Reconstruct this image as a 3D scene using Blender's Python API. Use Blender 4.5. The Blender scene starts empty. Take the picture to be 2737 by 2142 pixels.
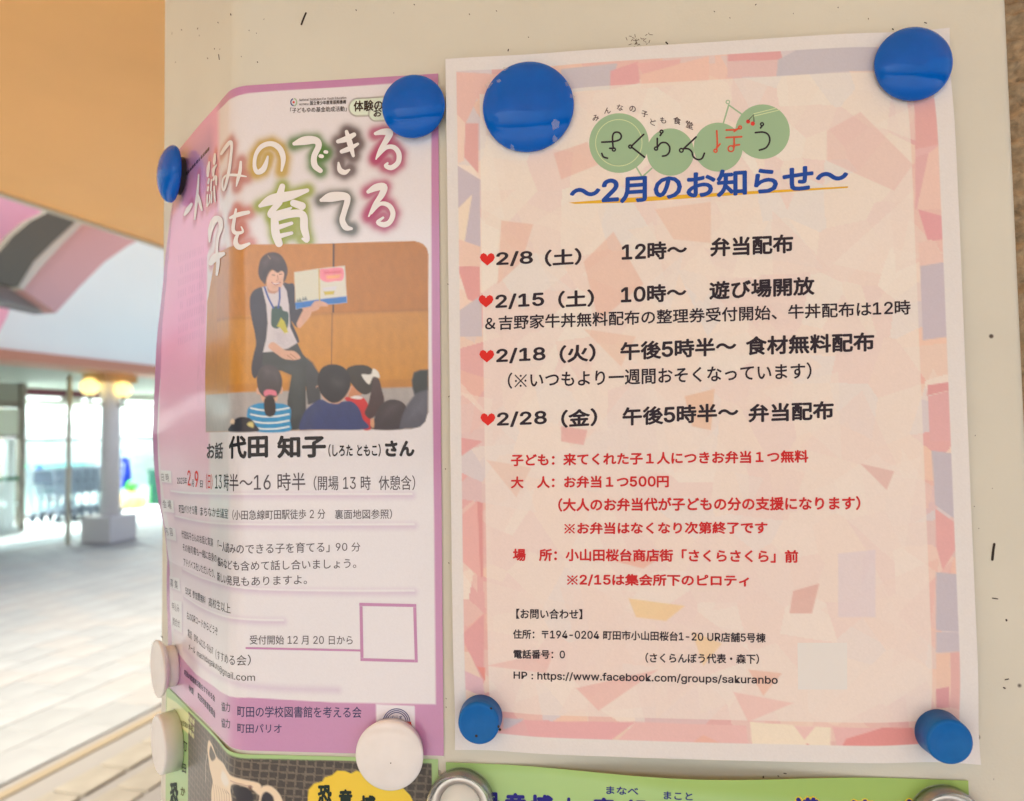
import bpy, bmesh, math, random, os
import numpy as np
from mathutils import Matrix, Vector

random.seed(7); rng = np.random.default_rng(7)
SC = bpy.context.scene
COL = SC.collection

# ------------------------------------------------------------------ camera
CAM = np.array([0.05475265, -0.30079003, -0.16280272])
ROT = np.array([[0.99555664, 0.09286502, -0.01559025],
                [-0.01940864, 0.04035738, -0.99899679],
                [-0.09214267, 0.99486048, 0.04198044]])   # rows: right, down, forward
FPX, CX, CY = 1900.0, 1368.5, 1071.0
cd = bpy.data.cameras.new('camera'); cam = bpy.data.objects.new('camera', cd); COL.objects.link(cam)
cd.sensor_width = 36.0; cd.lens = FPX / 2737.0 * 36.0; cd.sensor_fit = 'HORIZONTAL'
cd.clip_start = 0.01; cd.clip_end = 400.0
m = Matrix.Identity(4)
for i in range(3):
    m[i][0] = ROT[0][i]; m[i][1] = -ROT[1][i]; m[i][2] = -ROT[2][i]; m[i][3] = CAM[i]
cam.matrix_world = m
cd.dof.use_dof = True; cd.dof.focus_distance = 0.315; cd.dof.aperture_fstop = 9.6; cd.dof.aperture_blades = 0
SC.camera = cam

# ------------------------------------------------------------------ light
SUN_EL, SUN_AZ = 56.0, 228.0        # degrees; azimuth clockwise from +Y: over the open gap to the left
w = bpy.data.worlds.new('World'); SC.world = w; w.use_nodes = True
nt = w.node_tree; bg = nt.nodes['Background']
sky = nt.nodes.new('ShaderNodeTexSky'); sky.sky_type = 'NISHITA'; sky.sun_disc = False
sky.sun_elevation = math.radians(SUN_EL); sky.sun_rotation = math.radians(SUN_AZ)
sky.air_density = 1.0; sky.dust_density = 6.0; sky.ozone_density = 0.6
nt.links.new(sky.outputs[0], bg.inputs[0]); bg.inputs[1].default_value = 0.15
sd = bpy.data.lights.new('sun', 'SUN'); sun = bpy.data.objects.new('sun', sd); COL.objects.link(sun)
sd.energy = 1.5; sd.angle = math.radians(50.0); sd.color = (1.0, 1.0, 0.82)
el, az = math.radians(SUN_EL), math.radians(SUN_AZ)
sdir = Vector((math.sin(az) * math.cos(el), math.cos(az) * math.cos(el), math.sin(el)))
sun.rotation_euler = sdir.to_track_quat('Z', 'Y').to_euler()
SC.view_settings.view_transform = 'Standard'; SC.view_settings.look = 'None'
SC.view_settings.exposure = 1.45; SC.view_settings.gamma = 1.0; SC.view_settings.use_curve_mapping = False
SC.cycles.max_bounces = 8; SC.cycles.use_denoising = True
SC.cycles.caustics_reflective = False; SC.cycles.caustics_refractive = False

# ------------------------------------------------------------------ helpers: colours, materials, objects
def lin(c):
    c = np.asarray(c, float) / 255.0
    return np.where(c <= 0.04045, c / 12.92, ((c + 0.055) / 1.055) ** 2.4)

def alb(c, white, k=0.80):
    """base colour of a print whose picture value is c on paper whose picture value is white"""
    return np.clip(lin(c) / lin(white) * k, 0.002, 0.9)

MATS = {}
def mat(name, col, rough=0.5, spec=0.5, metal=0.0, coat=0.0, bump=0.0, bscale=400.0, vary=0.0, vscale=30.0,
        emit=None, estr=0.0, attr=False, trans=0.0, alpha=1.0, ior=1.45, coat_rough=0.05, specks=0.0, sub=0.0):
    if name in MATS: return MATS[name]
    M = bpy.data.materials.new(name); M.use_nodes = True; N = M.node_tree; L = N.links
    b = N.nodes['Principled BSDF']
    b.inputs['Roughness'].default_value = rough; b.inputs['Specular IOR Level'].default_value = spec
    b.inputs['Metallic'].default_value = metal; b.inputs['Coat Weight'].default_value = coat
    b.inputs['Coat Roughness'].default_value = coat_rough
    b.inputs['Transmission Weight'].default_value = trans; b.inputs['Alpha'].default_value = alpha
    b.inputs['IOR'].default_value = ior
    if sub: b.inputs['Subsurface Weight'].default_value = sub; b.inputs['Subsurface Scale'].default_value = 0.004
    tc = N.nodes.new('ShaderNodeTexCoord')
    src = None
    if attr:
        a = N.nodes.new('ShaderNodeAttribute'); a.attribute_name = 'Col'; src = a.outputs['Color']
    else:
        r = N.nodes.new('ShaderNodeRGB'); r.outputs[0].default_value = (*[float(x) for x in col[:3]], 1); src = r.outputs[0]
    if vary > 0:
        n = N.nodes.new('ShaderNodeTexNoise'); n.inputs['Scale'].default_value = vscale; n.inputs['Detail'].default_value = 5
        L.new(tc.outputs['Object'], n.inputs['Vector'])
        mr = N.nodes.new('ShaderNodeMapRange'); mr.inputs['From Min'].default_value = 0.3; mr.inputs['From Max'].default_value = 0.7
        mr.inputs['To Min'].default_value = 1 - vary; mr.inputs['To Max'].default_value = 1 + vary
        L.new(n.outputs['Fac'], mr.inputs['Value'])
        v = N.nodes.new('ShaderNodeVectorMath'); v.operation = 'SCALE'
        L.new(src, v.inputs[0]); L.new(mr.outputs[0], v.inputs['Scale']); src = v.outputs[0]
    if specks > 0:
        n = N.nodes.new('ShaderNodeTexVoronoi'); n.inputs['Scale'].default_value = specks
        L.new(tc.outputs['Object'], n.inputs['Vector'])
        mr = N.nodes.new('ShaderNodeMapRange'); mr.inputs['From Min'].default_value = 0.035; mr.inputs['From Max'].default_value = 0.06
        L.new(n.outputs['Distance'], mr.inputs['Value'])
        n2 = N.nodes.new('ShaderNodeTexNoise'); n2.inputs['Scale'].default_value = specks * .35
        L.new(tc.outputs['Object'], n2.inputs['Vector'])
        m2 = N.nodes.new('ShaderNodeMapRange'); m2.inputs['From Min'].default_value = .52; m2.inputs['From Max'].default_value = .60
        m2.inputs['To Min'].default_value = 1.0; m2.inputs['To Max'].default_value = 0.0
        L.new(n2.outputs['Fac'], m2.inputs['Value'])
        mx = N.nodes.new('ShaderNodeMath'); mx.operation = 'MAXIMUM'; L.new(mr.outputs[0], mx.inputs[0]); L.new(m2.outputs[0], mx.inputs[1])
        mi = N.nodes.new('ShaderNodeMix'); mi.data_type = 'RGBA'
        L.new(mx.outputs[0], mi.inputs['Factor']); mi.inputs['A'].default_value = (0.09, 0.07, 0.05, 1); L.new(src, mi.inputs['B'])
        src = mi.outputs['Result']
    L.new(src, b.inputs['Base Color'])
    if bump > 0:
        n = N.nodes.new('ShaderNodeTexNoise'); n.inputs['Scale'].default_value = bscale; n.inputs['Detail'].default_value = 3
        L.new(tc.outputs['Object'], n.inputs['Vector'])
        bp = N.nodes.new('ShaderNodeBump'); bp.inputs['Strength'].default_value = 1.0; bp.inputs['Distance'].default_value = bump
        L.new(n.outputs['Fac'], bp.inputs['Height']); L.new(bp.outputs[0], b.inputs['Normal'])
        if coat: L.new(bp.outputs[0], b.inputs['Coat Normal'])
    if emit is not None:
        b.inputs['Emission Color'].default_value = (*emit, 1); b.inputs['Emission Strength'].default_value = estr
    MATS[name] = M
    return M

def mesh(name, verts, faces, smooth=False):
    me = bpy.data.meshes.new(name); me.from_pydata([tuple(map(float, v)) for v in verts], [], [tuple(map(int, f)) for f in faces]); me.update()
    if smooth: me.polygons.foreach_set('use_smooth', [True] * len(me.polygons))
    return me

def obj(name, me, material=None, parent=None, label=None, cat=None, group=None, kind=None):
    o = bpy.data.objects.new(name, me); COL.objects.link(o)
    if material is not None and me is not None and not me.materials: me.materials.append(material)
    if parent is not None: o.parent = parent
    tag(o, label, cat, group, kind); return o

def tag(o, label=None, cat=None, group=None, kind=None):
    if label: o['label'] = label
    if cat: o['category'] = cat
    if group: o['group'] = group
    if kind: o['kind'] = kind

def empty(name, label, cat, loc=(0, 0, 0), group=None, mw=None):
    o = bpy.data.objects.new(name, None); COL.objects.link(o); o.location = loc; o.empty_display_size = 0.01
    if mw is not None: o.matrix_world = mw
    tag(o, label, cat, group); return o

def box(x0, x1, y0, y1, z0, z1, name='box', bevel=0.0):
    bm = bmesh.new(); bmesh.ops.create_cube(bm, size=1.0)
    for v in bm.verts:
        v.co = Vector(((x0 + x1) / 2 + v.co.x * (x1 - x0), (y0 + y1) / 2 + v.co.y * (y1 - y0), (z0 + z1) / 2 + v.co.z * (z1 - z0)))
    if bevel: bmesh.ops.bevel(bm, geom=bm.edges[:], offset=bevel, segments=2, affect='EDGES', profile=0.5)
    me = bpy.data.meshes.new(name); bm.to_mesh(me); bm.free(); return me

def lathe(pts, n=64, name='lathe', smooth=True, wob=0.0):
    """pts: (radius, height) from the axis out; closed on the axis at both ends when radius is 0"""
    vs, fs = [], []; rings = []
    for r, h in pts:
        if r < 1e-7: rings.append([len(vs)]); vs.append((0, 0, h))
        else:
            rings.append(list(range(len(vs), len(vs) + n)))
            for k in range(n):
                a = 2 * math.pi * k / n; q = 1 + wob * math.sin(3 * a + 1) * 0.5 + wob * math.sin(5 * a) * .5
                vs.append((r * q * math.cos(a), r * q * math.sin(a), h))
    for A, B in zip(rings[:-1], rings[1:]):
        for k in range(n):
            k2 = (k + 1) % n
            if len(A) == 1 and len(B) == 1: continue
            if len(A) == 1: fs.append((A[0], B[k2], B[k]))
            elif len(B) == 1: fs.append((A[k], A[k2], B[0]))
            else: fs.append((A[k], A[k2], B[k2], B[k]))
    me = mesh(name, vs, fs, smooth)
    bm = bmesh.new(); bm.from_mesh(me); bmesh.ops.recalc_face_normals(bm, faces=bm.faces); bm.to_mesh(me); bm.free()
    return me

def tube(p0, p1, r, n=10, r1=None):
    p0, p1 = Vector(p0), Vector(p1); d = (p1 - p0); q = d.to_track_quat('Z', 'Y'); r1 = r if r1 is None else r1
    vs = []
    for t, rr in ((p0, r), (p1, r1)):
        for k in range(n):
            a = 2 * math.pi * k / n; vs.append(t + q @ Vector((rr * math.cos(a), rr * math.sin(a), 0)))
    fs = [(k, (k + 1) % n, n + (k + 1) % n, n + k) for k in range(n)] + [tuple(range(n))[::-1], tuple(range(n, 2 * n))]
    return [tuple(v) for v in vs], fs

def join(parts):
    V, F = [], []
    for v, f in parts:
        o = len(V); V += list(v); F += [tuple(i + o for i in q) for q in f]
    return V, F

# ------------------------------------------------------------------ the post's face as one surface: s runs left from x = 0 (metres), z is up
B = 0.0042; XB = -0.0905; RB = 0.018
S1 = -XB; S2 = S1 + RB * math.pi / 4; q2 = math.sqrt(0.5)
XE, YE = XB - RB * q2, B + RB * (1 - q2)

def surf(s, z, off):
    """point on the post's face at arc s, height z, lifted by off"""
    s, z, off = np.broadcast_arrays(np.asarray(s, float), np.asarray(z, float), np.asarray(off, float))
    a = np.clip((s - S1) / RB, 0, math.pi / 4)
    nx, ny = -np.sin(a), -np.cos(a)
    x = np.where(s <= S1, -s, np.where(s < S2, XB - RB * np.sin(a), XE - (s - S2) * q2))
    y = np.where(s <= S1, B, np.where(s < S2, B + RB * (1 - np.cos(a)), YE + (s - S2) * q2))
    return np.stack([x + nx * off, y + ny * off, z], -1)

def snormal(s):
    a = min(max((s - S1) / RB, 0), math.pi / 4); return Vector((-math.sin(a), -math.cos(a), 0))

def rays(px):
    px = np.atleast_2d(np.asarray(px, float))
    d = np.stack([(px[:, 0] - CX) / FPX, (px[:, 1] - CY) / FPX, np.ones(len(px))], -1)
    return d @ ROT

def hit(px, offf=0.0):
    """picture point(s) -> (s, z) on the post's face (lifted by offf(s, z))"""
    r = rays(px); off = np.zeros(len(r)) + (offf if not callable(offf) else 0.0)
    for it in range(8 if callable(offf) else 1):
        t1 = (B - off - CAM[1]) / r[:, 1]; x1 = CAM[0] + t1 * r[:, 0]; z1 = CAM[2] + t1 * r[:, 2]
        # flank: points with  (x-XE)*(-q2)+(y-YE)*(-q2) = off
        t3 = (off + q2 * (CAM[0] - XE) + q2 * (CAM[1] - YE)) / (-q2 * (r[:, 0] + r[:, 1]))
        x3 = CAM[0] + t3 * r[:, 0]; y3 = CAM[1] + t3 * r[:, 1]; z3 = CAM[2] + t3 * r[:, 2]
        s3 = S2 + ((x3 - XE) * (-q2) + (y3 - YE) * q2)
        R = RB + off; ox = CAM[0] - XB; oy = CAM[1] - (B + RB)
        a = r[:, 0] ** 2 + r[:, 1] ** 2; b = ox * r[:, 0] + oy * r[:, 1]; c = ox * ox + oy * oy - R * R
        disc = np.maximum(b * b - a * c, 0); t2 = (-b - np.sqrt(disc)) / a
        x2 = ox + t2 * r[:, 0]; y2 = oy + t2 * r[:, 1]; z2 = CAM[2] + t2 * r[:, 2]
        ang = np.arctan2(-x2, -y2)
        s = np.where(x1 >= XB, -x1, np.where(s3 >= S2, s3, S1 + RB * np.clip(ang, 0, math.pi / 4)))
        z = np.where(x1 >= XB, z1, np.where(s3 >= S2, z3, z2))
        if callable(offf): off = offf(s, z)
    return np.stack([s, z], -1)

def zoom(ox, oy, k):
    return lambda p: np.atleast_2d(np.asarray(p, float))[:, :2] / k + np.array([ox, oy])
ZF = zoom(0, 0, 1.0)                 # picture pixels
ZA = zoom(1180, 550, 1.4021); ZB = zoom(1180, 1150, 1.4021); ZT = zoom(1180, 50, 1.4021); ZL = zoom(1550, 240, 3.638)
Z2 = zoom(400, 180, 2.662); Z3 = zoom(400, 620, 2.662); Z4 = zoom(400, 1150, 2.662); ZE = zoom(400, 1600, 2.662)
Z5 = zoom(400, 360, 4.27); ZP = zoom(640, 640, 5.339); ZC = zoom(600, 940, 3.898)
Z6 = zoom(440, 1950, 2.729); Z7 = zoom(1130, 2030, 2.729); Z8 = zoom(1900, 2030, 2.729); ZW = zoom(400, 1660, 3.5425)
ZG = zoom(1180, 80, 3.638)

# ------------------------------------------------------------------ a printed sheet: dense grid whose colours are painted per vertex
class Sheet:
    def __init__(self, corners, na, nb, offf, white, base, bgrid=None):
        """corners: (s,z) TL, TR, BR, BL"""
        self.c = np.array(corners, float); self.offf = offf; self.white = white
        a = np.linspace(0, 1, na + 1); b = np.linspace(0, 1, nb + 1) if bgrid is None else np.asarray(bgrid)
        nb = len(b) - 1
        A, Bb = np.meshgrid(a, b); self.na, self.nb = na, nb
        self.A, self.Bb = A.ravel(), Bb.ravel()
        P = self.at(self.A, self.Bb); self.S, self.Z = P[:, 0] * 1000, P[:, 1] * 1000    # mm
        self.col = np.zeros((len(self.S), 3)) + base
    def at(self, a, b):
        a = np.asarray(a)[:, None]; b = np.asarray(b)[:, None]; c = self.c
        return (c[0] * (1 - a) + c[1] * a) * (1 - b) + (c[3] * (1 - a) + c[2] * a) * b
    def pt(self, zf, p): return hit(zf(p), self.offf) * 1000
    def sdf(self, Q, closed, idx):
        S, Z = self.S[idx], self.Z[idx]; d = np.full(len(S), 1e9); inside = np.zeros(len(S), bool)
        n = len(Q)
        for i in range(n if closed else n - 1):
            x0, y0 = Q[i][:2]; x1, y1 = Q[(i + 1) % n][:2]; dx, dy = x1 - x0, y1 - y0; L2 = dx * dx + dy * dy + 1e-12
            t = np.clip(((S - x0) * dx + (Z - y0) * dy) / L2, 0, 1)
            dd = (S - x0 - t * dx) ** 2 + (Z - y0 - t * dy) ** 2
            if not closed and len(Q[i]) > 2:
                dd = np.sign(dd) * (np.maximum(np.sqrt(dd) - (Q[i][2] * (1 - t) + Q[i + 1][2] * t), 0)) ** 2
            d = np.minimum(d, dd)
            if closed:
                cr = ((y0 > Z) != (y1 > Z)) & (S < (x1 - x0) * (Z - y0) / (y1 - y0 + 1e-12) + x0); inside ^= cr
        d = np.sqrt(d)
        return np.where(inside, -d, d) if closed else d
    def blend(self, idx, al, c):
        self.col[idx] = self.col[idx] * (1 - al[:, None]) + np.asarray(c) * al[:, None]
    def poly(self, zf, pts, color, soft=0.25, alpha=1.0, smooth=False, raw=False, mult=False):
        p = np.array(pts, float)
        if smooth: p = catmull(p, True, 6)
        Q = self.pt(zf, p) if not raw else p
        m = 1 + soft
        idx = np.where((self.S > Q[:, 0].min() - m) & (self.S < Q[:, 0].max() + m) & (self.Z > Q[:, 1].min() - m) & (self.Z < Q[:, 1].max() + m))[0]
        if not len(idx): return
        d = self.sdf(Q, True, idx)
        al = np.clip(0.5 - d / (2 * soft), 0, 1) * alpha; al = al * al * (3 - 2 * al) if soft > .6 else al
        self.blend(idx, al, alb(color, self.white) if not mult else self.col[idx] * np.asarray(color))
    def line(self, zf, pts, color, w, soft=0.25, alpha=1.0, smooth=False):
        p = np.array(pts, float)
        if smooth: p = catmull(p, False, 6)
        Q = self.pt(zf, p); m = w + soft + .5
        idx = np.where((self.S > Q[:, 0].min() - m) & (self.S < Q[:, 0].max() + m) & (self.Z > Q[:, 1].min() - m) & (self.Z < Q[:, 1].max() + m))[0]
        if not len(idx): return
        d = self.sdf(Q, False, idx)
        al = np.clip(0.5 - (d - w / 2) / (2 * soft), 0, 1); al = al * al * (3 - 2 * al) if soft > .6 else al
        self.blend(idx, al * alpha, alb(color, self.white))
    def glow(self, zf, pts, color, r, alpha=1.0, wpx=None):
        Q = self.pt(zf, np.array(pts, float)); m = r + 3.5
        idx = np.where((self.S > Q[:, 0].min() - m) & (self.S < Q[:, 0].max() + m) & (self.Z > Q[:, 1].min() - m) & (self.Z < Q[:, 1].max() + m))[0]
        if not len(idx): return
        d = self.sdf(Q, False, idx) - 1.6
        al = np.exp(-(np.maximum(d, 0) / r) ** 2) * alpha
        self.blend(idx, al, alb(color, self.white))
    def noise(self, amp):
        self.col *= 1 + rng.normal(0, amp, len(self.col))[:, None]
    def build(self, name, material, parent):
        V = surf(self.S / 1000, self.Z / 1000, self.offf(self.S / 1000, self.Z / 1000))
        na, nb = self.na, self.nb
        i = np.arange(nb)[:, None] * (na + 1) + np.arange(na)[None, :]
        F = np.stack([i, i + na + 1, i + na + 2, i + 1], -1).reshape(-1, 4)
        me = bpy.data.meshes.new(name); me.vertices.add(len(V)); me.vertices.foreach_set('co', V.ravel())
        me.loops.add(F.size); me.loops.foreach_set('vertex_index', F.ravel().astype(np.int32))
        me.polygons.add(len(F)); me.polygons.foreach_set('loop_start', (np.arange(len(F)) * 4).astype(np.int32))
        me.update(calc_edges=True)
        at = me.color_attributes.new('Col', 'FLOAT_COLOR', 'POINT')
        c = np.concatenate([np.clip(self.col, 0.001, 0.95), np.ones((len(V), 1))], 1)
        at.data.foreach_set('color', c.ravel().astype(np.float32))
        me.polygons.foreach_set('use_smooth', [True] * len(F)); me.update()
        return obj(name, me, material, parent)

def catmull(p, closed, n=6):
    p = np.asarray(p, float); m = len(p); out = []
    for i in range(m if closed else m - 1):
        g = lambda k: p[k % m] if closed else p[min(max(k, 0), m - 1)]
        a, b, c, d = g(i - 1), g(i), g(i + 1), g(i + 2)
        for t in np.arange(n) / n:
            out.append(0.5 * (2 * b + (c - a) * t + (2 * a - 5 * b + 4 * c - d) * t * t + (3 * b - a - 3 * c + d) * t ** 3))
    if not closed: out.append(p[-1])
    return np.array(out)

# ------------------------------------------------------------------ printed lettering: glyph outlines laid on the sheet
FONTS = {}
for key, fn in (('latin', 'Inter.woff2'),):        # everything else falls back to Blender's own glyphs
    try:
        fp = os.path.join(bpy.utils.resource_path('LOCAL'), 'datafiles', 'fonts', fn)      # Blender's own interface fonts
        FONTS[key] = bpy.data.fonts.load(fp) if os.path.exists(fp) else None
    except Exception: FONTS[key] = None
GLY = {}
import re
RUN = re.compile(r'[\x21-\x7e]+|[ \u3000]|※|[^\x20-\x7e\u3000※]+')
def lay(lines, key):
    c = bpy.data.curves.new('lettering', 'FONT'); c.body = '\n'.join(lines); c.fill_mode = 'FRONT'; c.resolution_u = 3; c.space_line = 3.0
    if FONTS.get(key) is not None: c.font = FONTS[key]
    o = bpy.data.objects.new('lettering_source', c); me = o.to_mesh()
    v = np.zeros(len(me.vertices) * 3); me.vertices.foreach_get('co', v); v = v.reshape(-1, 3)[:, :2]
    f = [tuple(q.vertices) for q in me.polygons]
    o.to_mesh_clear(); bpy.data.objects.remove(o); bpy.data.curves.remove(c)
    return v, f
def kome():
    "the reference mark: a diagonal cross with four dots"
    v0 = run_mesh('田', 'cjk')[0]; lo, hi = v0.min(0), v0.max(0); c = (lo + hi) / 2; r = (hi - lo).max() / 2; V, F = [], []
    for a in (math.pi / 4, 3 * math.pi / 4):
        d = np.array([math.cos(a), math.sin(a)]); n = np.array([-d[1], d[0]]); o = len(V); t = r * .04
        V += [c - d * r * 1.2 - n * t, c + d * r * 1.2 - n * t, c + d * r * 1.2 + n * t, c - d * r * 1.2 + n * t]; F.append((o, o + 1, o + 2, o + 3))
    for k in range(4):
        q = c + r * .72 * np.array([math.cos(k * math.pi / 2), math.sin(k * math.pi / 2)]); o = len(V)
        V += [q + r * .12 * np.array([math.cos(t), math.sin(t)]) for t in np.linspace(0, 2 * math.pi, 9)[:-1]]; F.append(tuple(range(o, o + 8)))
    return np.array(V), F
PITCH = {}
def prepare(texts):
    """outline every run of every string once per font"""
    for key in ('latin', 'cjk'):
        runs = sorted({r for t in texts for r in RUN.findall(t) if r.strip(' \u3000') and ((ord(r[0]) < 127) == (key == 'latin'))} | ({'H', 'HH'} if key == 'latin' else {'田', '田田'}))
        ref = 'H' if key == 'latin' else '田'; runs = [ref, ref] + [r for r in runs if r != ref]
        v, f = lay(runs, key); o_ = np.argsort(-v[:, 1]); ys = v[o_, 1]; gap = int(np.argmax(-np.diff(ys[:400]) > .8)); y1 = ys[:gap + 1]
        g2 = gap + 1 + int(np.argmax(-np.diff(ys[gap + 1:800]) > .8)); y2 = ys[gap + 1:g2 + 1]; pitch = y1.max() - y2.max()
        line = np.round((-(v[:, 1] - y1.mean())) / pitch).astype(int)
        fl = [[] for _ in runs]
        for q in f: fl[line[q[0]]].append(q)
        for i, r in enumerate(runs):
            ids = np.where(line == i)[0]; mp = {int(g): k for k, g in enumerate(ids)}
            GLY[(r, key)] = (v[ids] + np.array([0, pitch * i]), [tuple(mp[int(j)] for j in q) for q in fl[i]])
def run_mesh(text, key): return GLY[(text, key)]
def textw(text, key):
    v, f = run_mesh(text, key); return (v[:, 0].max() - v[:, 0].min()) if len(v) else 0.0
EM = EL = 1.0
def glyphs(text, thin=False):
    k = ('all', text)
    if k in GLY: return GLY[k]
    V, F, x = [], [], 0.0
    scale = EM * .90 / (textw('H', 'latin') * 1.0 + 1e-6)
    hh = run_mesh('H', 'latin')[0]; capH = hh[:, 1].max() - hh[:, 1].min()
    sc = EM * 0.76 / capH
    for run in RUN.findall(text):
        if run == ' ': x += EM * .34; continue
        if run == '\u3000': x += EM; continue
        if ord(run[0]) < 127:
            v, f = run_mesh(run, 'latin'); s_ = sc; adv = (textw(run, 'latin') + EL * .14) * s_; lead = -v[:, 0].min() * s_ + EL * .07 * s_
        else:
            v, f = run_mesh(run, 'cjk') if run != '※' else kome(); s_ = 1.0; adv = EM * len(run); lead = 0
        o = sum(len(q) for q in V); V.append(v * s_ + np.array([x + lead, 0])); F += [tuple(i + o for i in q) for q in f]; x += adv
    r = (np.concatenate(V), F); GLY[k] = r; return r

QUEUE = []
def letters(*a, **k): QUEUE.append((a, k))
def typeset():
    global EM, EL
    prepare([a[2] for a, k in QUEUE]); EM = textw('田田', 'cjk') - textw('田', 'cjk'); EL = textw('HH', 'latin') - textw('H', 'latin')
    for a, k in QUEUE: letters_now(*a, **k)
def letters_now(sheet, zf, text, x0, y0, x1, y1, h, material, parent, bold=0.0, name='lettering', base=0.00010, label=None, curved=False):
    """ink box of the text: bottom-left (x0,y0) and bottom-right (x1,y1) in picture units, height h; bold in em"""
    v, f = glyphs(text)
    if not len(v): return None
    lo, hi = v.min(0), v.max(0); em = (v - lo) / (hi - lo)
    Q = hit(zf([(x0, y0), (x1, y1), (x0, y0 - h), (x1, y1 - h)]), sheet.offf)
    A, Bq = Q[0], Q[1]; up = ((Q[2] - Q[0]) + (Q[3] - Q[1])) / 2; up = np.array([up[0], up[1]])
    if curved: up[0] = 0
    ex = Bq - A; sx = (hi - lo)
    layers = [(0, 0)]
    bold = bold * 0.85; rim = bold
    if bold > 0: layers = [(bold * math.cos(t), bold * math.sin(t)) for t in np.arange(8) * math.pi / 4]
    P0 = A + em[:, :1] * ex + em[:, 1:] * up
    if P0[:, 0].max() > S1 - .001 and P0[:, 0].min() < S2 + .001:      # over the bend: cut the outlines into narrow strips
        bm = bmesh.new(); vs = [bm.verts.new((a_, b_, 0)) for a_, b_ in em]
        for q in f:
            try: bm.faces.new([vs[i] for i in q])
            except ValueError: pass
        for c in np.arange(S1 - .001, S2 + .0015, .0007):
            t = (c - A[0] - up[0] * .5) / ex[0] if abs(ex[0]) > 1e-6 else -1
            if 0 < t < 1: bmesh.ops.bisect_plane(bm, geom=bm.verts[:] + bm.edges[:] + bm.faces[:], plane_co=(t, 0, 0), plane_no=(1, 0, 0), dist=1e-7)
        bm.verts.index_update(); em = np.array([(q.co.x, q.co.y) for q in bm.verts]); f = [tuple(q.index for q in fc.verts) for fc in bm.faces]; bm.free()
    V, F = [], []
    for k, (dx, dy) in enumerate(layers):
        e = em * (1 - 2 * rim / sx) + rim / sx + np.array([dx, dy]) / sx
        P = A + e[:, :1] * ex + e[:, 1:] * up
        o = sum(len(a_) for a_ in V)
        V.append(surf(P[:, 0], P[:, 1], sheet.offf(P[:, 0], P[:, 1]) + base + 0.000006 * k))
        F += [tuple(i + o for i in q) for q in f]
    me = mesh(name, np.concatenate(V), F)
    return obj(name, me, material, parent, label=label)

def ribbon(sheet, zf, pts, material, parent, width=None, name='brush_stroke', base=0.00012, smooth=True, idx=0, add=True, fat=1.0):
    """variable-width stroke: pts (x, y[, w]) in picture units"""
    p = np.array([(q + (width,))[:3] if len(q) < 3 else q for q in [tuple(t) for t in pts]], float); p[:, 2] *= fat
    if smooth and len(p) > 2: p = catmull(p, False, 6)
    q_ = zf(p[:, :2]); sub = [p[0]]
    for i in range(1, len(p)):
        n_ = max(1, int(np.hypot(*(q_[i] - q_[i - 1])) / 18))
        for t in np.arange(1, n_ + 1) / n_: sub.append(p[i - 1] * (1 - t) + p[i] * t)
    p = np.array(sub)
    # drop doubles
    keep = [0]
    for i in range(1, len(p)):
        if np.hypot(*(p[i, :2] - p[keep[-1], :2])) > 0.6: keep.append(i)
    p = p[keep]
    d = np.gradient(p[:, :2], axis=0); d /= (np.hypot(d[:, 0], d[:, 1])[:, None] + 1e-9); n = np.stack([-d[:, 1], d[:, 0]], -1)
    L = p[:, :2] + n * p[:, 2:] / 2; R = p[:, :2] - n * p[:, 2:] / 2
    V = []; F = []; H = []
    def cap(c, dirv, r, rev):
        out = []; a0 = math.atan2(dirv[1], dirv[0])
        for t in np.linspace(math.pi / 2, -math.pi / 2, 9)[1:-1]:
            out.append(c + r * np.array([math.cos(a0 + t), math.sin(a0 + t)]))
        return out
    m = len(p)
    for i in range(m): V += [L[i], R[i]]; H += [i / m] * 2
    for i in range(m - 1): F.append((2 * i, 2 * i + 1, 2 * i + 3, 2 * i + 2))
    e = cap(p[-1, :2], d[-1], p[-1, 2] / 2, 0); o = len(V); V += e; H += [1.0] * len(e)
    F.append((2 * m - 2, *range(o, o + len(e)), 2 * m - 1))
    e = cap(p[0, :2], -d[0], p[0, 2] / 2, 0); o = len(V); V += e; H += [0.0] * len(e)
    F.append((1, *range(o, o + len(e)), 0))
    Q = hit(zf(np.array(V)), sheet.offf)
    P = surf(Q[:, 0], Q[:, 1], sheet.offf(Q[:, 0], Q[:, 1]) + base + 0.000008 * idx + 0.000006 * np.array(H))
    if not add: return P, F
    return obj(name, mesh(name, P, F), material, parent)

def flat_patch(sheet, zf, pts, material, parent, name, base=0.00006, smooth=False, label=None, step=0.004):
    p = np.array(pts, float)
    if smooth: p = catmull(p, True, 6)
    Q = hit(zf(p), sheet.offf); bm = bmesh.new(); bm.faces.new([bm.verts.new((a, b, 0)) for a, b in Q])
    for ax in (0, 1):
        for c in np.arange(math.floor(Q[:, ax].min() / step) * step + step, Q[:, ax].max(), step):
            co = [0, 0, 0]; no = [0, 0, 0]; co[ax] = c; no[ax] = 1
            bmesh.ops.bisect_plane(bm, geom=bm.verts[:] + bm.edges[:] + bm.faces[:], plane_co=co, plane_no=no, dist=1e-7)
    Q = np.array([(v.co.x, v.co.y) for v in bm.verts]); bm.verts.index_update()
    F = [tuple(v.index for v in f.verts) for f in bm.faces]; bm.free()
    P = surf(Q[:, 0], Q[:, 1], sheet.offf(Q[:, 0], Q[:, 1]) + base)
    return obj(name, mesh(name, P, F), material, parent, label=label)
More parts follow.
